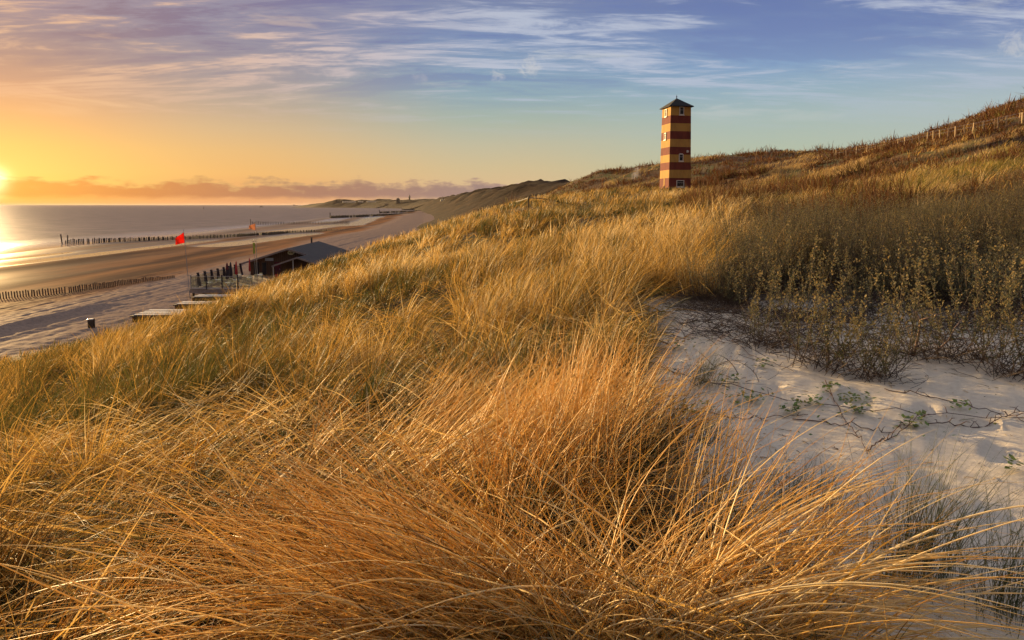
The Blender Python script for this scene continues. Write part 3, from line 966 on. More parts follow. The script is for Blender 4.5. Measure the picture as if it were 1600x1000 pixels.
def leafy(X, Y, Z, H_, lean, n_leaf, leaf, rad, tintb):
    """upright stems (n of them) with n_leaf small leaves each"""
    n = len(X)
    phi = RNG.uniform(-np.pi, np.pi, n)
    t0 = np.abs(RNG.normal(lean, .16, n)); t1 = t0 * .4 + RNG.normal(0.06, .1, n)
    st = blades(X, Y, Z, H_, phi, t0, t1, np.full(n, rad), RNG.random(n), 4, 3, 1.0, .3)
    # leaves follow the stem
    s = RNG.uniform(.18, 1.02, (n, n_leaf)) ** .8
    segs = 4
    C = st[0].reshape(n, segs + 1, 3, 3).mean(2)
    q = np.clip(s * segs, 0, segs - 1e-4); i0 = q.astype(int); fr = (q - i0)[..., None]
    ar = np.arange(n)[:, None]
    Pp = C[ar, i0] * (1 - fr) + C[ar, i0 + 1] * fr
    Pp = Pp.reshape(-1, 3); m = len(Pp)
    a = RNG.uniform(-np.pi, np.pi, m); up = RNG.uniform(.1, 1.2, m)
    Dv = np.stack([np.cos(a) * np.cos(up), np.sin(a) * np.cos(up), np.sin(up)], -1)
    S = np.stack([-np.sin(a), np.cos(a), RNG.normal(0, .5, m)], -1)
    l = (leaf * RNG.uniform(.6, 1.3, m))[:, None]
    twig = (RNG.random(m) ** 2 * .045)[:, None]
    b0 = Pp + Dv * twig
    v = np.stack([b0, b0 + Dv * l * .5 + S * l * .27, b0 + Dv * l, b0 + Dv * l * .5 - S * l * .27], 1).reshape(-1, 3)
    f = np.arange(m * 4).reshape(m, 4)
    tt = np.clip(tintb + .62 * (s.reshape(-1) - .55) + RNG.normal(0, .2, m), 0, 1)  # leaves turn golden towards the stem tip: sunlit tops painted into the tint
    return st, (v, f, np.repeat(tt, 4))


nb_ = 520
CX, CY = fan_sample(nb_, 7.6, 27, 12, 46)
k = RNG.random(nb_) < shrub_zone(CX, CY) * (.15 + .85 * smooth(8.6, 11.5, CY + 1.2 * fbm(CX, CY, 2, 2, 77)))
CX, CY = CX[k], CY[k]
hb = np.clip(RNG.uniform(.4, 1.2, len(CX)) * (1 + .5 * fbm(CX, CY, 2.6, 2, 78)), .3, 1.5)
i_ = np.repeat(np.arange(len(CX)), (22 + 34 * hb).astype(int)); n = len(i_)
a0_ = RNG.uniform(-np.pi, np.pi, n); r0_ = np.abs(RNG.normal(0, .24, n))
X, Y = CX[i_] + r0_ * np.cos(a0_), CY[i_] + r0_ * np.sin(a0_)
Z = dune_z(X, Y) - .02
hh = (.74 + .46 * smooth(9, 14, Y)) * hb[i_] * RNG.uniform(.45, 1.2, n) * (1 + .14 * smooth(.45, .75, X / Y))
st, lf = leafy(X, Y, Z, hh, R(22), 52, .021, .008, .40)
m_ = 7500
j_ = RNG.integers(0, len(CX), m_)
bx_, by_ = CX[j_] + RNG.normal(0, .35, m_), CY[j_] + RNG.normal(0, .35, m_)
tw = blades(bx_, by_, dune_z(bx_, by_), RNG.uniform(.25, .7, m_), RNG.uniform(-3.14, 3.14, m_), RNG.uniform(R(25), R(70), m_), RNG.uniform(R(40), R(90), m_), np.full(m_, .008), RNG.random(m_), 5, 3, 1.0, .5)
st = merge([st, tw])
gt = empty('shrub_thicket')
tag(gt, 'dense low thicket of small-leaved shrubs behind the sandy hollow', 'thicket', kind='stuff')
a_ = obj_from_np('stems', st[0], st[1], M_STEM, {'tint': st[2]}); a_.parent = gt
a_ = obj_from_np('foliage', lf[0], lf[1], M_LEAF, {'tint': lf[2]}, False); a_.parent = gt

protos = []
for v_ in range(3):
    ns = (26, 34, 22)[v_]
    rt = empty('creeping_shrub')
    X = RNG.normal(0, .13, ns); Y = RNG.normal(0, .13, ns)
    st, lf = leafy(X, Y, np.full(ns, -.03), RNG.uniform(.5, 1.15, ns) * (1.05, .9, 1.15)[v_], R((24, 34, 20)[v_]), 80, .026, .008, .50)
    # low bare side twigs round the foot
    nb = 60
    tw = blades(RNG.normal(0, .16, nb), RNG.normal(0, .16, nb), np.full(nb, .0), RNG.uniform(.25, .65, nb), RNG.uniform(-3.14, 3.14, nb), RNG.uniform(R(45), R(75), nb), RNG.uniform(R(60), R(95), nb), np.full(nb, .006), RNG.random(nb), 5, 3, 1.0, .5)
    V, Fc, T = merge([st, tw])
    a_ = obj_from_np('stems', V, Fc, M_STEM, {'tint': T}); a_.parent = rt
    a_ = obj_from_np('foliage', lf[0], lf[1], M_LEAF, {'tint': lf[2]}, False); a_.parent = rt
    protos.append(rt)
spots = [(1290, 575, 1.05, 1, 'bushy creeping shrub standing on the sand beside the pale shell'),
         (1432, 556, 1.1, 0, 'tall dark-stemmed shrub beside the bare pale branch on the sand'),
         (1195, 540, .8, 2, 'small upright shrub on the sand above the green bramble leaves'),
         (1370, 592, .75, 1, 'low spreading shrub between the shell and the tangled runners'),
         (1520, 560, 1.0, 0, 'wide brown shrub at the upper edge of the sand on the right'),
         (1590, 590, .9, 1, 'shrub at the far right edge of the sandy hollow'),
         (1095, 470, .75, 2, 'thin shrub at the top of the sand next to the long dune grass'),
         (1240, 500, 1.1, 0, 'leafy shrub with upright stems in the middle of the thicket edge'),
         (1340, 500, 1.0, 2, 'tall shrub just behind the shrub beside the shell'),
         (1475, 480, 1.15, 1, 'broad shrub behind the bare pale branch'),
         (1150, 480, .9, 1, 'dark low shrub at the head of the sand near the grass'),
         (1560, 500, 1.1, 2, 'olive shrub behind the wide brown shrub on the right')]
used = set()
for px, py, sc_, v_, lb in spots:
    q = on_dune(px, py, 3, 20)
    o = protos[v_]
    if v_ in used:
        o = copy_tree(o)
    used.add(v_)
    o.location = q; o.scale = (sc_,) * 3; o.rotation_euler = (0, 0, random.uniform(0, 6.28))
    tag(o, lb, 'shrub', 'creeping shrubs on the sand')
# ------------------------------------------------------------------ lighthouse
M_YEL = mat_plain('yellow_brick', (.54, .31, .075, 1), (.42, .23, .06, 1), .9, 1.6, .5, (1, 1, .35))
M_RED = mat_plain('red_brick', (.20, .040, .026, 1), (.13, .028, .02, 1), .9, 1.6, .5, (1, 1, .35))
M_ROOF = mat_plain('dark_slate', (.012, .010, .012, 1), (.008, .007, .009, 1), .9, 5, .3)
M_WHITE = mat_plain('white_paint', (.72, .70, .66, 1), (.62, .60, .56, 1), .55, 4, .05)
M_DARK = mat_plain('dark_glass', (.02, .022, .028, 1), (.012, .014, .018, 1), .75, 2, 0)
M_WOOD = mat_plain('weathered_wood', (.17, .115, .075, 1), (.09, .06, .042, 1), .85, 8, .5, (1, 1, .2))
M_PILE = mat_plain('wet_dark_timber', (.10, .07, .045, 1), (.035, .028, .022, 1), .7, 4, .5, (1, 1, .3))
M_POSTL = mat_plain('pale_fence_wood', (.62, .46, .27, 1), (.42, .30, .17, 1), .8, 8, .4, (1, 1, .2))
M_METAL = mat_plain('grey_metal', (.42, .42, .44, 1), (.32, .32, .34, 1), .4, 5, .05, metal=.6)
M_CLAD = mat_plain('dark_timber_cladding', (.11, .055, .030, 1), (.055, .03, .02, 1), .8, 4, .5, (4, 4, .3))
M_SLAB = mat_plain('pale_concrete', (.56, .53, .52, 1), (.42, .40, .40, 1), .85, 3, .3)
M_FELT = mat_plain('roofing_felt', (.045, .036, .036, 1), (.028, .024, .026, 1), .85, 1.2, .3)
M_TRIM = mat_plain('greyed_trim_board', (.30, .25, .24, 1), (.22, .18, .17, 1), .8, 5, .3)
M_REDF = mat_plain('red_flag_cloth', (.80, .06, .02, 1), (.70, .04, .015, 1), .8, 2, .1)
M_ORF = mat_plain('pale_orange_cloth', (.62, .36, .22, 1), (.55, .30, .18, 1), .8, 2, .1)
M_LIME = mat_plain('lime_cloth', (.42, .50, .04, 1), (.25, .38, .04, 1), .8, 2, .1)
M_MAROON = mat_plain('maroon_parasol_cloth', (.16, .02, .03, 1), (.06, .015, .03, 1), .8, 3, .1)
M_BLACKC = mat_plain('dark_parasol_cloth', (.03, .02, .03, 1), (.02, .015, .025, 1), .8, 3, .1)
M_REDC = mat_plain('red_cloth', (.45, .03, .03, 1), (.38, .02, .03, 1), .8, 3, .1)
M_CREAM = mat_plain('cream_board', (.66, .62, .40, 1), (.60, .56, .36, 1), .6, 3, .05)
M_BLUE = mat_plain('pale_blue_board', (.38, .46, .55, 1), (.42, .46, .50, 1), .6, 1.5, .05)
m_, n_, o_ = new_mat('screen_glass')
_g = n_.n('ShaderNodeBsdfGlossy', ins={'Roughness': .05, 'Color': (.9, .9, .9, 1)})
_t = n_.n('ShaderNodeBsdfTransparent', ins={'Color': (.86, .88, .84, 1)})
_x = n_.n('ShaderNodeMixShader', ins={0: .10, 1: _t.outputs[0], 2: _g.outputs[0]})
n_.t.links.new(_x.outputs[0], o_.inputs[0])
M_GLASS = m_

TB = P(1054.5, 292, 99)
tz = ground_at(TB.x, TB.y) - .4
eave = P(1054, 168.6, 99).z
A0 = R(13.4 + 35.5)
tower = empty('lighthouse', (TB.x, TB.y, tz), -A0 + R(90) - R(90))
tag(tower, 'square lighthouse tower in yellow and red brick bands with a dark pointed roof', 'lighthouse')
# local axes: faces look along -x (sunny, left in the photo) and -y (shaded, right in the photo)
tower.rotation_euler = (0, 0, R(24 - 13.4))
Hh = eave - tz
wb, wt_ = 3.34, 3.02


def half(z):
    return (wb + (wt_ - wb) * z / Hh) / 2


tops = [P(1054, y, 99).z - tz for y in (278.8, 266.3, 254.6, 242.8, 231, 219, 206.8, 194.6, 182.6)]
zs = [0] + tops + [Hh]
for i in range(len(zs) - 1):
    mb = MB(); bm = mb.bm
    a, b = half(zs[i]), half(zs[i + 1])
    lo = [bm.verts.new((sx_ * a, sy_ * a, zs[i])) for sx_, sy_ in ((-1, -1), (1, -1), (1, 1), (-1, 1))]
    hi = [bm.verts.new((sx_ * b, sy_ * b, zs[i + 1])) for sx_, sy_ in ((-1, -1), (1, -1), (1, 1), (-1, 1))]
    for k in range(4):
        bm.faces.new((lo[k], lo[(k + 1) % 4], hi[(k + 1) % 4], hi[k]))
    if i == len(zs) - 2: bm.faces.new(hi)
    mb.build('brick_band', M_RED if i % 2 == 0 else M_YEL, tower)
# roof
ov = wt_ / 2 + .30
apex = P(1054, 153.5, 99).z - tz
mb = MB(); bm = mb.bm
e0 = [bm.verts.new((sx_ * ov, sy_ * ov, Hh + .05)) for sx_, sy_ in ((-1, -1), (1, -1), (1, 1), (-1, 1))]
e1 = [bm.verts.new((sx_ * ov, sy_ * ov, Hh - .05)) for sx_, sy_ in ((-1, -1), (1, -1), (1, 1), (-1, 1))]
ap = bm.verts.new((0, 0, apex))
for k in range(4):
    bm.faces.new((e0[k], e0[(k + 1) % 4], ap)); bm.faces.new((e1[k], e1[(k + 1) % 4], e0[(k + 1) % 4], e0[k]))
bm.faces.new(e1[::-1])
rf = mb.build('roof', M_ROOF, tower)
MB().lathe([(.07, 0), (.05, .2), (.09, .28), (.02, .45), (.012, .62)], 10, (0, 0, apex - .08)).build('finial', M_ROOF, rf)


def tower_window(face, u, py, w_, h_, label=None, arch=False):
    """face 'L' looks along -x, 'R' along -y; u: metres across from the middle"""
    z = P(1054, py, 99).z - tz
    d = half(z) + .01
    fr = MB(); t = .085
    def bx(mb, cu, cz, su, sz, dep, off):
        if face == 'R': mb.box(cu, -(d + off), cz, su, dep, sz)
        else: mb.box(-(d + off), cu, cz, dep, su, sz)
    bx(fr, u - w_ / 2 + t / 2, z, t, h_, .10, .03); bx(fr, u + w_ / 2 - t / 2, z, t, h_, .10, .03)
    bx(fr, u, z + h_ / 2 - t / 2 + .002, w_ - 2 * t, t, .094, .03); bx(fr, u, z - h_ / 2 + t / 2, w_ - 2 * t, t, .094, .03)
    bx(fr, u, z - h_ / 2 - .05, w_ + .12, .10, .18, .05)
    if arch: bx(fr, u, z + h_ / 2 + .05, w_ * .72, .10, .09, .03)
    f = fr.build('window', M_WHITE, tower)
    pn = MB(); bx(pn, u, z, w_ - 2 * t, h_ - 2 * t, .03, .005)
    pn.build('pane', M_DARK, f)
    bar = MB(); bx(bar, u, z + .12, w_ - 2 * t, .03, .046, .01)
    bar.build('glazing_bar', M_WHITE, f)
    if label: f['label'] = label


tower_window('R', .1, 175.4, .68, 1.12)
tower_window('R', .12, 247.5, .66, 1.0, arch=True)
tower_window('R', .05, 287.5, 1.15, .95)
tower_window('L', .05, 177, .62, 1.05)
tower_window('L', .05, 213.5, .62, 1.0)
z_ = P(1054, 284.5, 99).z - tz
MB().box(-(half(z_) + .006), .0, z_, .03, .42, 1.0).box(-(half(z_) + .05), 0, z_ - .56, .14, .6, .08).build('blind_niche', M_YEL, tower)
z_ = P(1054, 240, 99).z - tz
MB().lathe([(.04, 0), (.17, .05), (.19, .2), (.12, .32), (.03, .36)], 10, (1.0, -half(z_) - .2, z_)).box(1.0, -half(z_) - .08, z_ + .12, .05, .2, .05).build('wall_lamp', M_WHITE, tower)

# ------------------------------------------------------------------ beach pavilion
BZ = 2.6
pav = empty('beach_pavilion', (-38, 111, BZ))
tag(pav, 'dark timber beach pavilion with shallow grey gable roofs and an oval sign', 'pavilion')
px0, pz0 = -38, BZ
rid_n, rid_f = P(451, 388, 111), P(498, 377, 133)
le_n = P(379.5, 411, 111)
re_f = P(543, 391.5, 133)
ridx, ridz = rid_n.x, rid_n.z
sl = (ridz - le_n.z) / (ridx - le_n.x)
rx_ = 5.8


def L_(p): return (p[0] + 38, p[1] - 111, p[2] - BZ)


yN, yF = 110.4, 133.0
lx, lz = le_n.x, le_n.z
rx2, rz2 = ridx + rx_, ridz - sl * rx_
ridx_f, dxr = rid_f.x, rid_f.x - ridx
th = .16
mb = MB(); bm = mb.bm
def roofslab(mb, a, b, c, d, t):
    bm = mb.bm
    v = [bm.verts.new(L_(p)) for p in (a, b, c, d)] + [bm.verts.new(L_((p[0], p[1], p[2] - t))) for p in (a, b, c, d)]
    for f in ((0, 1, 2, 3), (7, 6, 5, 4), (0, 4, 5, 1), (1, 5, 6, 2), (2, 6, 7, 3), (3, 7, 4, 0)):
        bm.faces.new([v[i] for i in f])
roofslab(mb, (lx, yN, lz), (ridx, yN, ridz), (ridx + dxr, yF, ridz), (lx + dxr, yF, lz), th)
roofslab(mb, (ridx, yN, ridz), (rx2, yN, rz2), (rx2 + dxr, yF, rz2), (ridx + dxr, yF, ridz), th)
roof = mb.build('roof', M_FELT, pav)
mb = MB()
for a, b in (((lx, lz), (ridx, ridz)), ((ridx, ridz), (rx2, rz2))):
    mb.prism([L_((a[0], yN - .07, a[1] + .05)), L_((b[0], yN - .07, b[1] + .05)), L_((b[0], yN - .07, b[1] - .26)), L_((a[0], yN - .07, a[1] - .26))], (0, .065, 0))
mb.build('verge_board', M_TRIM, pav)
ch = P(487, 383, 128)
MB().lathe([(.16, 0), (.16, 1.5), (.2, 1.52), (.2, 1.62)], 10, L_((ch.x, 128, ridz - sl * abs(ch.x - ridx) - .25))).build('flue_pipe', M_BLACKC, roof)
# walls
mb = MB()
wl, wr, wy0, wy1 = lx + 1.0, rx2 - .4, 111.5, 132.2
mb.prism([L_((wl, wy0, 3.1)), L_((wr, wy0, 3.1)), L_((wr, wy0, rz2 - .06)), L_((ridx, wy0, ridz - th - .03)), L_((wl, wy0, lz + sl * 1.0 - th - .03))], (0, .2, 0))
mb.build('gable_wall', M_CLAD, pav)
MB().box(*L_((wl + .1, (wy0 + .2 + wy1) / 2, 4.55)), .2, wy1 - wy0 - .2, 2.9).build('side_wall', M_CLAD, pav)
MB().box(*L_((wr - .1, (wy0 + .2 + wy1) / 2, 4.4)), .2, wy1 - wy0 - .2, 2.6).build('side_wall', M_CLAD, pav)
mb = MB()
for k in range(34):
    x = wl + .25 + k * (wr - wl) / 34
    zt = (ridz - th - sl * abs(x - ridx)) - .12
    mb.box(*L_((x, wy0 - .02, (3.15 + zt) / 2)), .05, .035, zt - 3.15)
mb.build('cladding_batten', M_WOOD, pav)
# oval sign with dark lettering
so = P(454, 395, 111.2)
mb = MB(); bm = mb.bm
pts = [L_((so.x + .56 * math.cos(a), 111.42, so.z + .36 * math.sin(a))) for a in [2 * math.pi * k / 28 for k in range(28)]]
mb.prism(pts, (0, -.05, 0))
sign = mb.build('oval_sign', M_CREAM, pav); sign['label'] = 'cream oval sign with dark lettering on the gable'
mb = MB()
for k, (u, w_, h_) in enumerate(((-.30, .05, .26), (-.17, .13, .05), (-.20, .05, .26), (-.02, .05, .26), (.10, .13, .05), (.10, .05, .24), (.25, .05, .26), (.33, .05, .2))):
    mb.box(*L_((so.x + u, 111.355, so.z + (.0 if h_ > .1 else .10))), w_, .02, h_)
mb.build('lettering', M_DARK, sign)
bs = P(420, 405.5, 111.2)
bp = MB().box(*L_((bs.x, 111.4, bs.z)), 1.35, .06, .48, 0, .02).build('pale_banner', M_BLUE, pav)
# door, windows in the front
for x, w_, h_, m2, nm in ((wl + 1.0, .9, 2.1, M_DARK, 'window'), (wl + 2.3, .7, 2.1, M_DARK, 'window'), (wl + 4.5, .8, 2.1, M_MAROON, 'door'), (wl + 6.0, 1.4, 1.4, M_DARK, 'window')):
    f = MB().box(*L_((x, wy0 - .04, 4.55)), w_ + .16, .05, h_ + .16).build(nm, M_WOOD if nm == 'window' else m2, pav)
    if nm == 'window': MB().box(*L_((x, wy0 - .075, 4.55)), w_, .02, h_).build('pane', m2, f)
    else: MB().box(*L_((x + .35, wy0 - .09, 4.5)), .05, .06, .2).build('handle', M_METAL, f)
# the lower porch gable in front
pA, pL = P(464, 402, 103.5), P(424.5, 415.5, 103.5)
psl = (pA.z - pL.z) / (pA.x - pL.x)
prx = pA.x + 3.2; prz = pA.z - psl * 3.2
mb = MB()
roofslab(mb, (pL.x, 103.5, pL.z), (pA.x, 103.5, pA.z), (pA.x, 110.3, pA.z), (pL.x, 110.3, pL.z), .12)
roofslab(mb, (pA.x, 103.5, pA.z), (prx, 103.5, prz), (prx, 110.3, prz), (pA.x, 110.3, pA.z), .12)
mb.build('porch_roof', M_FELT, pav)
mb = MB()
for a, b in (((pL.x, pL.z), (pA.x, pA.z)), ((pA.x, pA.z), (prx, prz))):
    mb.prism([L_((a[0], 103.42, a[1] + .05)), L_((b[0], 103.42, b[1] + .05)), L_((b[0], 103.42, b[1] - .2)), L_((a[0], 103.42, a[1] - .2))], (0, .075, 0))
mb.build('verge_board', M_TRIM, pav)
mb = MB().prism([L_((pL.x + .9, 105.2, 3.1)), L_((prx - .3, 105.2, 3.1)), L_((prx - .3, 105.2, prz - .05)), L_((pA.x, 105.2, pA.z - .16)), L_((pL.x + .9, 105.2, pL.z + psl * .9 - .16))], (0, .15, 0))
mb.build('porch_wall', M_CLAD, pav)
for x in (pL.x + .15, pL.x + 3.2):
    MB().box(*L_((x, 103.7, (2.7 + pL.z + psl * (x - pL.x)) / 2 - .1)), .1, .1, pL.z + psl * (x - pL.x) - 2.85).build('porch_post', M_WHITE, pav)

# ------------------------------------------------------------------ terrace
TC = P(297, 452.5, 92)                       # front corner of the deck on the sea side
DZ = TC.z + .02
tx0, ty0, tx1, ty1 = TC.x, 92.0, -31.0, 110.2
ter = empty('terrace', (tx0, ty0, BZ))
tag(ter, 'raised timber terrace with glass wind screens beside the pavilion', 'terrace')
def T_(x, y, z): return (x - tx0, y - ty0, z - BZ)
mb = MB().box(*T_((tx0 + tx1) / 2, (ty0 + ty1) / 2, DZ - .1), tx1 - tx0, ty1 - ty0, .2)
deck = mb.build('deck', M_WOOD, ter)
MB().box(*T_((tx0 + tx1) / 2, ty0 - .06, DZ - .28), tx1 - tx0, .1, .42).build('fascia', M_TRIM, ter)
MB().box(*T_(tx0 - .06, (ty0 + ty1) / 2, DZ - .28), .1, ty1 - ty0, .42).build('fascia', M_TRIM, ter)
for y in np.arange(ty0 + .3, ty1, 3.0):
    for x in (tx0 + .3, tx0 + 4, tx0 + 8):
        MB().box(*T_(x, y, (BZ - .6 + DZ - .2) / 2), .22, .22, DZ - .2 - BZ + .6).build('pile', M_PILE, ter)
SH = 1.75
def screen(x0, y0, x1, y1, pst=True, rail=True):
    l = math.hypot(x1 - x0, y1 - y0); a = math.atan2(y1 - y0, x1 - x0)
    f = MB().box(*T_((x0 + x1) / 2, (y0 + y1) / 2, DZ + SH / 2 + .04), l - .14, .02, SH - .12, a).build('glass_panel', M_GLASS, ter)
    MB().box(*T_((x0 + x1) / 2, (y0 + y1) / 2, DZ + SH + .02), l - .14, .05, .05, a).build('top_rail', M_METAL, f)
    MB().box(*T_((x0 + x1) / 2, (y0 + y1) / 2, DZ + .14), l - .14, .035, .22, a).build('bottom_rail', M_SLAB, f)
    if pst: MB().box(*T_(x0, y0, DZ + (SH + .25) / 2), .13, .13, SH + .25).build('screen_post', M_BLACKC if abs(x0 - tx0) > .2 or y0 > ty0 + .2 else M_METAL, ter)
xs_ = np.linspace(tx0 + .08, tx0 + 8.6, 5)
for i in range(4): screen(xs_[i], ty0 + .1, xs_[i + 1], ty0 + .1)
ys_ = np.linspace(ty0 + .1, ty1 - 1.2, 9)
for i in range(8): screen(tx0 + .08, ys_[i], tx0 + .08, ys_[i + 1], i > 0)
for i in range(1, 9):      # leaning wind boards on the sea side posts
    MB().box(*T_(tx0 + .25, ys_[i], DZ + 1.15), .34, .07, 1.9, 0, 0, 0, R(-9)).build('wind_board', M_BLACKC, ter)


def furniture_table(x, y, label):
    t = empty('table', (x, y, DZ)); tag(t, label, 'table', 'tables on the terrace')
    MB().box(0, 0, .74, 1.1, .8, .05, 0, .01).build('table_top', M_WHITE, t)
    for sx_ in (-1, 1):
        for sy_ in (-1, 1): MB().box(sx_ * .48, sy_ * .33, .357, .05, .05, .714).build('leg', M_METAL, t)
    return t


def chair(x, y, rz, label):
    t = empty('chair', (x, y, DZ), rz); tag(t, label, 'chair', 'chairs on the terrace')
    MB().box(0, 0, .45, .46, .46, .04, 0, .01).build('seat', M_CREAM, t)
    MB().box(0, .22, .72, .46, .03, .46, 0, .008, R(-8)).build('backrest', M_CREAM, t)
    for sx_ in (-1, 1):
        for sy_ in (-1, 1): MB().box(sx_ * .2, sy_ * .19, .214, .035, .035, .428).build('leg', M_METAL, t)
    return t


tb0 = ch0 = None
TT = [(tx0 + 1.5, ty0 + 2.0), (tx0 + 4.2, ty0 + 1.8), (tx0 + 1.4, ty0 + 5.2), (tx0 + 4.0, ty0 + 5.0), (tx0 + 1.4, ty0 + 8.6), (tx0 + 4.6, ty0 + 8.4), (tx0 + 1.6, ty0 + 12.0), (tx0 + 4.8, ty0 + 12.2)]
for i, (x, y) in enumerate(TT):
    side = 'sea' if i % 2 == 0 else 'dune'
    nth = ('nearest', 'second nearest', 'third nearest', 'farthest')[i // 2]
    lb = f'white table on the {side} side of the terrace, {nth} to the front glass screen' if i // 2 < 3 else f'white table on the {side} side of the terrace, farthest from the front glass screen'
    if tb0 is None: tb0 = furniture_table(x, y, lb)
    else:
        o = copy_tree(tb0); o.location = (x, y, DZ); o['label'] = lb
    for s in (-1, 1):
        lb2 = f'pale chair {"in front of" if s < 0 else "behind"} the {side} side terrace table {nth} to the front screen'
        rz = math.pi if s < 0 else 0
        if ch0 is None: ch0 = chair(x, y + s * .75, rz, lb2)
        else:
            o = copy_tree(ch0); o.location = (x, y + s * .75, DZ); o.rotation_euler = (0, 0, rz); o['label'] = lb2


def parasol(px, pt, pb, Y, mt, label, w_=.3, mtip=None):
    a, b = P(px, pt, Y), P(px, pb, Y)
    z0 = DZ
    h = a.z - z0
    t = empty('closed_parasol', (a.x, Y, z0)); tag(t, label, 'parasol', 'closed parasols on the terrace')
    MB().tube([(0, 0, 0.06), (0, 0, h)], .035, 8).build('pole', M_METAL, t)
    MB().lathe([(.02, h), (w_ * .28, h - .25), (w_ * .5, h * .62), (w_ * .62, h * .36), (w_ * .35, h * .30), (.04, h * .28)], 10).build('canopy', mt, t, True)
    if mtip: MB().lathe([(.03, h + .03), (w_ * .32, h - .22), (w_ * .42, h * .82), (w_ * .44, h * .70)], 10).build('canopy_cap', mtip, t, True)
    MB().lathe([(.3, 0), (.3, .06), (.05, .08)], 12).build('base', M_METAL, t)


parasol(354.5, 410.5, 442, 96.0, M_BLACKC, 'tallest closed parasol with a dark red cap over black cloth', .42, M_MAROON)
parasol(360, 409, 438, 98.5, M_BLACKC, 'closed parasol of plain black cloth between the red ones', .42)
parasol(368.8, 407.5, 428, 103, M_REDC, 'slim closed parasol of bright red cloth', .34)
parasol(389.5, 402.5, 414, 108, M_REDC, 'short closed red parasol rising by the corner of the pavilion', .28)


# ------------------------------------------------------------------ flags
def flagpole(name, top, bot, Yb, rad, label, gz):
    b = P(bot[0], bot[1], Yb); b.z = gz
    t_ = P(top[0], top[1], Yb)
    o = empty(name, b); tag(o, label, 'flagpole')
    d = t_ - b
    MB().tube([(0, 0, 0), d * .5, d], [rad, rad * .8, rad * .55], 8).lathe([(rad, 0), (rad * 1.4, .06), (.01, .12)], 8, tuple(d)).build('pole', M_METAL, o)
    return o, d


def flag_mesh(name, mt, parent, d, w_, h_, drop, tip, ny=8, nx=12):
    mb = MB(); bm = mb.bm
    G = []
    for i in range(nx + 1):
        u = i / nx
        row = []
        for j in range(ny + 1):
            v = j / ny
            hh_ = h_ * (1 - (1 - tip) * u)
            x = -w_ * u
            z = -.25 - drop * u - hh_ * v
            y = .18 * math.sin(u * 7 + v * 2.2) * u + .25 * u
            k = 1 + (z / d.z)
            row.append(bm.verts.new((d.x * k + x, d.y * k + y, d.z + z)))
        G.append(row)
    for i in range(nx):
        for j in range(ny):
            bm.faces.new((G[i][j], G[i + 1][j], G[i + 1][j + 1], G[i][j + 1]))
    bmesh.ops.solidify(bm, geom=bm.faces[:], thickness=.012)
    return mb.build(name, mt, parent, True)


fp, d = flagpole('flagpole', (287, 359.5), (296.5, 459), 91.2, .05, 'tall thin flagpole at the sea corner of the terrace flying a red flag', 2.55)
flag_mesh('red_flag', M_REDF, fp, d, 1.45, 1.45, .95, .55)
fp, d = flagpole('flagpole', (399, 346.5), (402, 430), 101.5, .05, 'tall white flagpole in front of the pavilion flying a pale orange flag', DZ - .1)
flag_mesh('orange_flag', M_ORF, fp, d, 1.15, 1.0, .35, .45)
fp, d = flagpole('flagpole', (396.2, 375), (399.6, 430), 102.8, .03, 'short pole with a narrow lime green banner beside the white flagpole', DZ - .1)
MB().box(d.x * .86, d.y, d.z * .80, .30, .03, 1.65, 0, .01).build('lime_banner', M_LIME, fp)
MB().box(d.x, d.y, d.z - .25, .6, .04, .05).build('crossbar', M_BLACKC, fp)

# red bins / board by the porch
q = P(432, 425, 102)
rb = empty('red_sign_board', (q.x, 102, DZ)); tag(rb, 'small red sign board standing on the terrace under the porch', 'sign')
MB().box(0, 0, .62, .42, .05, .9, 0, .01, R(-8)).build('board', M_REDC, rb)
MB().box(-.17, .12, .22, .04, .04, .44).box(.17, .12, .22, .04, .04, .44).build('stand', M_METAL, rb)

# ------------------------------------------------------------------ stepped walkway with pale slabs up to the terrace
def walkway(px_a, py_a, Y, wid, dep, nsl, rz, label, h=.9):
    q = P(px_a, py_a, Y)
    o = empty('storage_cabin', (q.x, Y, q.z - h), rz); tag(o, label, 'beach cabin', 'low beach cabins by the terrace')
    MB().box(wid / 2, dep / 2, h / 2 - .06, wid, dep, h - .12).build('wall', M_CLAD, o)
    MB().box(wid / 2, dep / 2, h - .06 + .002, wid + .3, dep + .3, .12).build('roof', M_FELT, o)
    for k in range(nsl):
        MB().box(wid / 2, (k + .5) * dep / nsl, h + .045, wid - .1, dep / nsl * .62, .07, 0, .012).build('pale_roof_panel', M_SLAB, o)


walkway(206, 493.5, 72.0, 6.0, 4.2, 4, R(3), 'low cabin roof with four pale panels, nearest to the viewer', 1.6)
walkway(273, 476, 78.6, 5.2, 2.4, 2, R(3), 'low cabin roof with two pale panels, between the other two', 1.6)
walkway(300, 464.5, 85.0, 5.4, 2.4, 2, R(3), 'low cabin roof with two pale panels right below the terrace front', 1.2)

# litter bin on the beach
q = P(142, 503, 68)
bz = float(beach_z(np.array([q.x]), np.array([68.0]))[0])
bn = empty('litter_bin', (q.x, 68, bz - .05)); tag(bn, 'dark round litter bin standing alone on the sand', 'bin')
MB().lathe([(.27, 0), (.30, .1), (.30, .86), (.27, .88)], 14).build('drum', M_PILE, bn, False)
MB().lathe([(.33, .86), (.33, .93), (.24, .97)], 14).build('rim', M_METAL, bn)
MB().box(.36, 0, .5, .07, .07, 1.0).build('post', M_PILE, bn)


# ------------------------------------------------------------------ fence of posts on the beach
def sand_post(w_, h_, d_=.09):
    me_o = MB().box(0, 0, h_ / 2 - .25, w_, d_, h_ + .5, 0, .01)
    return me_o


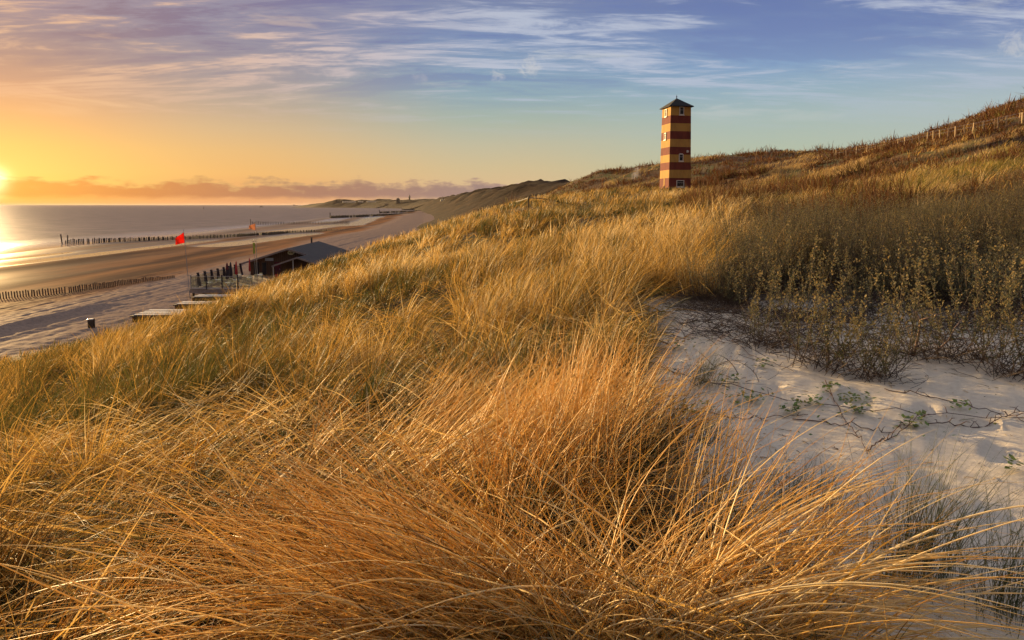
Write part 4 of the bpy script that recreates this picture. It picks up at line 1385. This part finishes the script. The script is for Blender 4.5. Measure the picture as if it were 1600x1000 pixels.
def post_fence(pts, n_, label, h_):
    root = empty('post_fence', (pts[0][0], pts[0][1], 0)); tag(root, label, 'fence', 'post fences on the beach')
    src = None
    seg = np.array(pts); t = np.concatenate([[0], np.cumsum(np.hypot(*np.diff(seg[:, :2], axis=0).T))])
    for k in range(n_):
        s = t[-1] * k / (n_ - 1)
        x, y = np.interp(s, t, seg[:, 0]), np.interp(s, t, seg[:, 1])
        z = float(beach_z(np.array([x]), np.array([y]))[0])
        if src is None:
            o = sand_post(.17, h_).build('post', M_WOOD, root); src = o
        else:
            o = src.copy(); COL.objects.link(o); o.parent = root
        o.location = (x - pts[0][0], y - pts[0][1], z)
        o.rotation_euler = (RNG.normal(0, .03), R(-3) + RNG.normal(0, .03), RNG.normal(.2, .15))
        o.scale = (RNG.uniform(.85, 1.1), 1, RNG.uniform(.9, 1.1) * (1 - .55 * (k / n_) ** 2 if n_ > 40 else 1))


def PG(px, py, zg):
    """point on level zg seen through a pixel"""
    p = P(px, py, 1.0); Y = (zg - CAMZ) / (p.z - CAMZ)
    return (p.x * Y, Y)


post_fence([PG(-40, 451, 2.5), PG(0, 450, 2.5), PG(101, 447, 2.5)], 33, 'straight row of weathered posts at the left edge throwing long shadows', 1.0)
post_fence([PG(108, 446.8, 2.5), PG(150, 443.5, 2.55), PG(200, 438, 2.6), PG(272, 431.5, 2.6)], 58, 'curving row of posts that sinks into the sand towards the terrace', 1.02)


# ------------------------------------------------------------------ groynes
def groyne(pts, n_, label, h0, h1, w_, tall=2, rows=1, gaps=()):
    a = np.array([PG(*p) for p in pts])
    t = np.concatenate([[0], np.cumsum(np.hypot(*np.diff(a, axis=0).T))])
    root = empty('groyne', (a[0, 0], a[0, 1], 0)); tag(root, label, 'groyne', 'timber groynes running into the sea')
    src = MB().lathe([(w_ * .5, -1.2), (w_ * .5, .94), (w_ * .42, 1.0)], 7).build('pile', M_PILE, root)
    first = True
    m = min(n_, 99)
    for k in range(m):
        s = t[-1] * k / (m - 1)
        x, y = np.interp(s, t, a[:, 0]), np.interp(s, t, a[:, 1])
        hgt = (h0 + (h1 - h0) * k / m) * RNG.uniform(.86, 1.08)
        if k < tall: hgt *= 1.75
        o = src if first else src.copy()
        if not first: COL.objects.link(o); o.parent = root
        first = False
        o.location = (x - a[0, 0] + RNG.normal(0, .05), y - a[0, 1] + RNG.normal(0, .1), -.15)
        o.scale = (RNG.uniform(.8, 1.15), RNG.uniform(.8, 1.15), hgt)
        o.rotation_euler = (RNG.normal(0, .035), RNG.normal(0, .04), 0)
    if rows > 1:
        mb = MB()
        for k in range(int(t[-1] / (w_ * 1.45))):
            s = k * w_ * 1.45 + w_
            if s > t[-1]: break
            x, y = np.interp(s, t, a[:, 0]), np.interp(s, t, a[:, 1])
            hgt = (h0 + (h1 - h0) * s / t[-1]) * RNG.uniform(.75, 1.0)
            if RNG.random() < .08: continue
            mb.lathe([(w_ * .45, -1.2), (w_ * .45, hgt - .2), (w_ * .36, hgt - .12)], 6, (x - a[0, 0] + .1, y - a[0, 1] + 1.1, -.1))
        o = mb.build('second_row_of_piles', M_PILE, root); o['kind'] = 'stuff'


groyne([(97, 381, 0), (180, 378, .1), (290, 374, .2), (370, 370, .2), (450, 363.5, .3), (520, 359.5, .7), (590, 356, 1.4)], 99, 'nearest groyne, a long dark row of piles with two tall end piles', 2.1, 1.3, .42, 2, 2)
groyne([(391.5, 351.5, 0), (440, 351, 0), (500, 350.3, .1), (545, 348.5, .3)], 70, 'second groyne, thin pale piles standing in the shallow water', 2.6, 2.0, .40, 1)
groyne([(516, 341, 0), (560, 339.5, 0), (620, 336, .2), (680, 333, .6), (715, 331, 1.2)], 90, 'third groyne, a dark low row with one taller end pile', 3.4, 2.6, .9, 1, 2)
groyne([(593, 333.2, 0), (640, 331.6, .1), (700, 329.0, .5), (735, 327, .8)], 80, 'fourth groyne, a low dark line beyond the third one', 3.6, 3.4, 1.3, 1, 2)
groyne([(628, 328.6, 0), (680, 327.2, .1), (735, 324.8, .6)], 70, 'fifth groyne, a thin dark line farther along the beach', 4.0, 3.6, 1.8, 1, 2)
groyne([(656, 325.2, 0), (700, 324.0, .2), (745, 322.5, .6)], 60, 'farthest groyne, a faint dark line below the distant dunes', 4.5, 4.0, 2.4, 1, 2)

# ------------------------------------------------------------------ far things
# rows of beach huts catching the light
M_HUT = mat_plain('hut_boards', (.85, .78, .62, 1), (.78, .70, .55, 1), .7, .05, 0)
def huts(pxa, pxb, py, Y, z, n_, label, h=6.0):
    for k in range(n_):
        px = pxa + (pxb - pxa) * (k + .5) / n_
        p = P(px, py, Y)
        w_ = (pxb - pxa) / n_ * Y / F * .86
        o = empty('beach_hut', (p.x, Y, p.z - h / 2), R(18)); tag(o, label, 'beach hut', 'white beach huts on the far beach')
        MB().box(0, 0, h * .4, w_, w_ * .6, h * .8).build('wall', M_HUT, o)
        MB().prism([(-w_ * .52, -w_ * .33, h * .8), (w_ * .52, -w_ * .33, h * .8), (0, -w_ * .33, h * 1.08)], (0, w_ * .66, 0)).build('roof', M_HUT, o)


huts(535, 556, 315.4, 3250, 0, 7, 'white beach hut in the row at the foot of the headland, left group')
huts(560, 568, 315.2, 3230, 0, 3, 'white beach hut in the short row in the middle of the headland')
huts(573, 588, 315.0, 3200, 0, 6, 'white beach hut in the right group below the headland')
huts(688, 726, 313.3, 1550, 0, 14, 'white beach hut in the longest bright row at the foot of the far dunes', 4.2)
huts(745, 764, 312.2, 1120, 0, 6, 'white beach hut in the faint row right of the longest bright row', 2.6)
huts(772, 784, 313.0, 900, 0, 3, 'white beach hut in the row farthest to the right, close to the grass slope', 2.2)

q = P(640, 311, 3000)
o = empty('church_tower', (q.x, 3000, 4)); tag(o, 'thin distant tower rising above the headland', 'tower')
zt = P(640, 307.5, 3000).z - 4
MB().box(0, 0, zt / 2, 6, 6, zt).build('shaft', M_PILE, o)
MB().prism([(-3.4, -3.4, zt), (3.4, -3.4, zt), (3.4, 3.4, zt), (-3.4, 3.4, zt)], (0, 0, 1.5)).lathe([(2.6, zt + 1.5), (2.2, zt + 5), (.3, zt + 10)], 8).build('spire', M_PILE, o)
q = P(622, 311, 3000)
o = empty('house', (q.x, 3000, 4)); tag(o, 'small dark building on the skyline left of the distant tower', 'house')
zt = P(622, 310.8, 3000).z - 4
MB().box(0, 0, zt / 2, 14, 10, zt).build('wall', M_PILE, o)
MB().prism([(-7.5, -5.5, zt), (7.5, -5.5, zt), (0, -5.5, zt + 4)], (0, 11, 0)).build('roof', M_ROOF, o)


def ship(px, py, Y, length, label, mast):
    q = P(px, 321.5, Y)
    o = empty('ship', (q.x, Y, 0), R(20)); tag(o, label, 'ship', 'ships on the horizon')
    L2 = length / 2
    mb = MB(); bm = mb.bm
    st = [(-1, .9, 1.15), (-.6, 1, 1), (.5, 1, 1), (.85, .6, 1.1), (1, .05, 1.35)]
    R_ = []
    for u, b, h in st:
        R_.append([bm.verts.new((u * L2, s * b * L2 * .16, z_)) for s, z_ in ((-1, h * L2 * .22), (-.6, -.5), (.6, -.5), (1, h * L2 * .22))])
    for i in range(4):
        for k in range(3): bm.faces.new((R_[i][k], R_[i][k + 1], R_[i + 1][k + 1], R_[i + 1][k]))
        bm.faces.new((R_[i][3], R_[i][0], R_[i + 1][0], R_[i + 1][3]))
    bm.faces.new(R_[0]); bm.faces.new(R_[-1][::-1])
    mb.build('hull', M_PILE, o)
    MB().box(-L2 * .55, 0, L2 * .42, L2 * .4, L2 * .2, L2 * .4).box(-L2 * .55, 0, L2 * .68, L2 * .25, L2 * .16, L2 * .14).build('deckhouse', M_TRIM, o)
    if mast:
        for u, h in ((-.15, 1.25), (.35, 1.05)):
            MB().tube([(u * L2, 0, L2 * .2), (u * L2, 0, L2 * h)], L2 * .03, 6).build('mast', M_PILE, o)
            MB().prism([(u * L2, 0, L2 * (h - .08)), (u * L2 - L2 * .42, 0, L2 * .34), (u * L2, 0, L2 * .34)], (0, L2 * .02, 0)).build('sail', M_PILE, o)


ship(408.5, 318, 4200, 22, 'small dark sailing ship on the sea near the horizon', True)
ship(461.5, 318, 9000, 60, 'faint low ship right on the horizon line', False)
q = PG(318, 326.5, 0)
o = empty('sea_buoy', (q[0], q[1], 0)); tag(o, 'tiny dark buoy floating on the open sea', 'buoy')
MB().lathe([(.4, -1), (2.0, 0), (2.0, 1.2), (.7, 1.8), (.5, 5)], 10).build('float', M_PILE, o)
MB().lathe([(.1, 5), (1.0, 5.2), (.1, 7.2)], 8).build('topmark', M_PILE, o)


# ------------------------------------------------------------------ wire fence across the hill
posts = [(1306, 236.5), (1322, 234.5), (1338, 231.5), (1354, 229), (1368, 226.5), (1381, 224), (1390.5, 223.5), (1402, 221.5), (1413, 219), (1425, 216.5), (1436, 214), (1448.5, 211.5), (1458, 210), (1468, 208.5), (1481, 206.3), (1492.5, 204), (1507, 201), (1520, 199), (1536, 196), (1553.5, 193), (1559, 192), (1572, 188.5), (1591.5, 184.5), (1597, 184), (1612, 181)]
fr = empty('wire_fence', (0, 0, 0)); tag(fr, 'row of pale wooden fence posts climbing the hillside scrub', 'fence')
tops_ = []
for i, (px, py) in enumerate(posts):
    b = on_dune(px, py + 10, 50, 200)
    o = MB().box(0, 0, .45, .13, .13, 1.7, 0, .02).build('post', M_POSTL, fr)
    o.location = b; o.rotation_euler = (RNG.normal(0, .05), RNG.normal(0, .05), RNG.uniform(0, 1))
    tops_.append(b + Vector((0, 0, 1.2)))
MB().tube(tops_, .012, 4).tube([p - Vector((0, 0, .4)) for p in tops_], .012, 4).build('wire', M_METAL, fr)

# handrail on the crest
a, b, c = on_dune(806, 322, 60, 140), on_dune(826, 313, 60, 140), on_dune(852, 311, 60, 140)
hr = empty('handrail', b); tag(hr, 'short dark wooden handrail crossing the crest of the grass slope', 'handrail')
MB().tube([P(806, 315.5, a.y) - b, P(826, 309.2, b.y) - b, P(852, 310, c.y) - b], .05, 6).build('rail', M_PILE, hr)
MB().box(0, 0, (P(826, 308.4, b.y).z - b.z) / 2 - .2, .12, .12, (P(826, 308.4, b.y).z - b.z) + .4).build('post', M_PILE, hr)
for q, pz in ((a, 315.5), (c, 310)):
    h = P(806 if q is a else 852, pz, q.y).z - q.z
    MB().box(q.x - b.x, q.y - b.y, q.z - b.z + h / 2 - .1, .1, .1, h + .2).build('post', M_PILE, hr)

# ------------------------------------------------------------------ brambles creeping over the sand
M_RUN = mat_plain('bramble_runner_bark', (.12, .055, .04, 1), (.06, .035, .025, 1), .8, 30)
M_BLF = mat_grass('bramble_leaf', [(0, (.07, .13, .02)), (.5, (.13, .21, .035)), (1, (.26, .24, .05))], .3, .45)
def hug(pts, lift=.004, n_=26):
    W = [on_dune(px, py, 2, 20) for px, py in pts]
    out = []
    for i in range(len(W) - 1):
        k = max(2, int(n_ / (len(W) - 1)))
        for j in range(k):
            f = j / k
            p = W[i].lerp(W[i + 1], f)
            nx_ = RNG.normal(0, .008)
            out.append(Vector((p.x + nx_, p.y + nx_, ground_at(p.x, p.y) + lift + abs(RNG.normal(0, .012)))))
    out.append(Vector((W[-1].x, W[-1].y, ground_at(W[-1].x, W[-1].y) + lift)))
    return out
def leaf_cluster(centre, n_, rad, size, parent, name='leaves'):
    X = RNG.normal(centre.x, rad, n_); Y = RNG.normal(centre.y, rad * .8, n_)
    Z = dune_z(X, Y) + RNG.uniform(.01, .07, n_)
    a = RNG.uniform(-3.14, 3.14, n_); up = RNG.uniform(-.2, .7, n_)
    Dv = np.stack([np.cos(a) * np.cos(up), np.sin(a) * np.cos(up), np.sin(up)], -1)
    S = np.stack([-np.sin(a), np.cos(a), RNG.normal(0, .3, n_)], -1)
    l = (size * RNG.uniform(.6, 1.2, n_))[:, None]
    b0 = np.stack([X, Y, Z], -1)
    o_ = np.array([centre.x, centre.y, 0])
    v = np.stack([b0, b0 + Dv * l * .45 + S * l * .36, b0 + Dv * l, b0 + Dv * l * .45 - S * l * .36], 1)
    return v.reshape(-1, 3), np.arange(n_ * 4).reshape(-1, 4), np.repeat(RNG.random(n_), 4)
RUN = [([(1012, 566), (1050, 583), (1100, 598), (1140, 606), (1200, 622), (1260, 632), (1330, 640), (1400, 642), (1480, 650), (1540, 660), (1600, 655)], [(1170, 628, 46, .09), (1262, 636, 30, .07), (1335, 628, 40, .08), (1232, 648, 16, .05)], 'longest bramble runner crossing the whole sandy hollow'),
       ([(1288, 596), (1300, 620), (1325, 665), (1343, 688), (1355, 712)], [(1298, 612, 16, .04)], 'bramble runner reaching straight down the sand from the shell'),
       ([(1356, 708), (1372, 695), (1392, 686), (1420, 668), (1447, 648)], [(1422, 668, 26, .045), (1438, 656, 12, .03)], 'short bramble shoot joining the tip of the forked runner'),
       ([(1240, 656), (1290, 664), (1312, 668), (1338, 668), (1365, 674), (1385, 680), (1402, 672), (1420, 666)], [(1342, 646, 22, .05)], 'wavy bramble runner looping below the long one'),
       ([(1382, 610), (1430, 618), (1500, 632), (1560, 648), (1602, 662)], [(1500, 640, 12, .05)], 'reddish bramble runner at the right running to the frame edge'),
       ([(1445, 664), (1500, 668), (1545, 668), (1575, 652), (1602, 646)], [], 'thin red bramble runner lying lowest on the right sand'),
       ([(1050, 498), (1090, 512), (1130, 530), (1180, 560), (1240, 582)], [(1064, 545, 20, .06), (1140, 598, 20, .07), (1192, 573, 16, .06)], 'bramble runner coming down from the head of the sand'),
       ([(1040, 640), (1090, 650), (1150, 655), (1210, 654), (1262, 650)], [(1070, 646, 18, .05), (1100, 640, 10, .04)], 'bramble runner half hidden behind the dry grass')]
for pts, lv, lb in RUN:
    W = hug(pts)
    o = empty('bramble_runner', W[0]); tag(o, lb, 'bramble', 'bramble runners on the sand')
    mb = MB().tube([p - W[0] for p in W], [.0042 * (1 - .5 * i / len(W)) for i in range(len(W))], 5)
    for i in range(2, len(W) - 1, 2):     # short side shoots
        if RNG.random() < .6:
            a = RNG.uniform(0, 6.28); l = RNG.uniform(.03, .12)
            q = W[i] - W[0]
            mb.tube([q, q + Vector((math.cos(a) * l * .5, math.sin(a) * l * .5, .03)), q + Vector((math.cos(a) * l, math.sin(a) * l, .035))], [.003, .0025, .0015], 4)
    mb.build('stem', M_RUN, o, True)
    pr = [leaf_cluster(on_dune(px, py, 2, 20), int(n_ * 1.6), r_, .042, o) for px, py, n_, r_ in lv]
    pr.append(leaf_cluster(W[len(W) // 2], 4, .2, .03, o))
    V, Fc, T = merge(pr)
    a_ = obj_from_np('leaves', V - np.array(W[0])[None], Fc, M_BLF, {'tint': T}, False); a_.parent = o
q = on_dune(1581, 736, 2, 12)
o = empty('seedling', q); tag(o, 'single small green seedling alone on the sand near the right edge', 'seedling')
V, Fc, T = leaf_cluster(q, 22, .022, .04, o)
a_ = obj_from_np('leaves', V - np.array(q)[None], Fc, M_BLF, {'tint': T}, False); a_.parent = o

# pale shell under the shrub
q = on_dune(1317, 584, 3, 15)
mb = MB(); bm = mb.bm
bmesh.ops.create_uvsphere(bm, u_segments=16, v_segments=8, radius=1)
for v in bm.verts: v.co = Vector((v.co.x * .07, v.co.y * .04, v.co.z * .014 * (1 + .2 * math.sin(9 * math.atan2(v.co.y, v.co.x)))))
o = mb.build('oyster_shell', M_WHITE, None, True, q + Vector((0, 0, .01))); tag(o, 'flat whitish shell lying under the front shrub', 'shell')


def branch(pts, rads, label, forks):
    W = [Vector(p) for p in pts]
    o = empty('dead_branch', W[0]); tag(o, label, 'branch')
    MB().tube([p - W[0] for p in W], rads, 6).build('stem', M_TWIG, o, True)
    for f in forks: MB().tube([Vector(p) - W[0] for p in f], [.009, .007, .004], 5).build('twig', M_TWIG, o, True)
M_TWIG = mat_plain('bleached_twig', (.34, .22, .16, 1), (.22, .14, .10, 1), .8, 20)
g0 = on_dune(1428, 556, 3, 15); Y0 = g0.y
branch([g0, P(1436, 520, Y0), P(1438, 500, Y0 - .1), P(1470, 490, Y0 - .15)], [.014, .012, .010, .005], 'bare pale branch forking above the sand', [[P(1438, 500, Y0 - .1), P(1432, 488, Y0), P(1426, 480, Y0)], [P(1437, 512, Y0 - .05), P(1426, 507, Y0 - .1), P(1416, 512, Y0 - .15)]])
g0 = on_dune(1460, 552, 3, 15); Y0 = g0.y
branch([g0, P(1482, 532, Y0), P(1492, 512, Y0), P(1504, 498, Y0 + .1)], [.010, .008, .007, .004], 'thin leaning bare branch right of the forked one', [[P(1482, 532, Y0), P(1500, 528, Y0), P(1520, 530, Y0)]])

# ------------------------------------------------------------------ green tufts standing on the sand
def green_tuft(px, py, n_, L, label, lean=R(4), spread=.05, tb=.52):
    q = on_dune(px, py, 1.9, 14)
    X = RNG.normal(q.x, spread, n_); Y = RNG.normal(q.y, spread, n_); Z = dune_z(X, Y) - .02
    phi = np.where(RNG.random(n_) < .45, RNG.normal(.2, .7, n_), RNG.uniform(-3.14, 3.14, n_)); t0 = np.abs(RNG.normal(R(17), R(15), n_)); t1 = t0 + RNG.normal(R(38), R(20), n_)
    v, f, t = blades(X, Y, Z, L * RNG.uniform(.5, 1.1, n_), phi, t0, t1, .0028 * RNG.uniform(.6, 1.2, n_), np.clip(RNG.normal(tb, .25, n_), 0, 1), 7, 3)
    o = obj_from_np('grass_tuft', v - np.array(q)[None], f, M_GREEN, {'tint': t}); o.location = q
    tag(o, label, 'grass tuft', 'green grass tufts on the sand')
green_tuft(1430, 905, 230, .72, 'largest green grass tuft on the sand at the lower right', spread=.09)
green_tuft(1575, 965, 120, .62, 'green grass tuft in the lower right corner of the sand', spread=.07)
green_tuft(1225, 800, 90, .42, 'thin green tuft among the dry blades at the edge of the sand', spread=.05)
green_tuft(1290, 790, 60, .36, 'small sparse green tuft right of the thin one', spread=.05)
green_tuft(1095, 600, 110, .5, 'grey green tuft beside the dry grass at the left edge of the sand', spread=.06, tb=.6)
green_tuft(1100, 690, 90, .45, 'straw and green tuft below the bramble leaves', spread=.05, tb=.8)

# brown twig litter tangled on the ground below the shrubs
n = 5200
X, Y = fan_sample(n * 3, 5.2, 12.5, 12, 44)
nz = fbm(X, Y, 1.0, 4, 511)
kx = RNG.random(len(X)) < smooth(6.0, 8.6, Y - .25 * (X - 3) + 1.6 * nz) * smooth(-.45, .1, nz) * sand_mask(X, Y) ** .2 * (.05 + smooth(.2, .3, X / Y))
X, Y = X[kx][:n], Y[kx][:n]; n = len(X)
Z = dune_z(X, Y) + RNG.uniform(0, .05, n)
v, f, t = blades(X, Y, Z, RNG.uniform(.08, .5, n), RNG.uniform(-3.14, 3.14, n), RNG.uniform(R(50), R(88), n), RNG.uniform(R(75), R(100), n), RNG.uniform(.004, .009, n), RNG.random(n), 5, 3, 1, .6)
tl = obj_from_np('twig_litter', v, f, M_STEM, {'tint': t})
tag(tl, 'tangle of thin brown twigs lying on the sand under the shrubs', 'twigs', kind='stuff')

# bits of straw, bark and shell strewn on the sand
n = 1500
X, Y = fan_sample(n * 4, 2.2, 9.5, 8, 44)
kx = RNG.random(len(X)) < (sand_mask(X, Y) > .5) * (.15 + .85 * smooth(-.1, .35, fbm(X, Y, .9, 3, 611)))
X, Y = X[kx][:n], Y[kx][:n]; n = len(X)
v, f, t = blades(X, Y, dune_z(X, Y) + .004, RNG.uniform(.008, .07, n) * RNG.choice([1, 1, 2.2], n), RNG.uniform(-3.14, 3.14, n), np.full(n, R(86)), np.full(n, R(94)), RNG.uniform(.002, .006, n), RNG.random(n), 3, 3, 1, .3)
dbr = obj_from_np('sand_debris', v, f, M_SCRUB, {'tint': t})
tag(dbr, 'small bits of straw and bark strewn over the pale sand', 'debris', kind='stuff')
# ------------------------------------------------------------------ thin evening haze over sea and land
hz = MB().box(0, 18000, 24, 96000, 60000, 64).build('haze', None)
hm = bpy.data.materials.new('evening_haze'); hm.use_nodes = True
for nd in list(hm.node_tree.nodes): hm.node_tree.nodes.remove(nd)
hn = N(hm.node_tree)
ho = hn.n('ShaderNodeOutputMaterial')
pv = hn.n('ShaderNodeVolumePrincipled', ins={'Color': (.95, .82, .74, 1), 'Density': .000014, 'Anisotropy': .1})
hm.node_tree.links.new(pv.outputs[0], ho.inputs['Volume'])
hz.data.materials.clear(); hz.data.materials.append(hm)
tag(hz, 'thin warm evening haze over the sea and the far dunes', 'haze', kind='stuff')
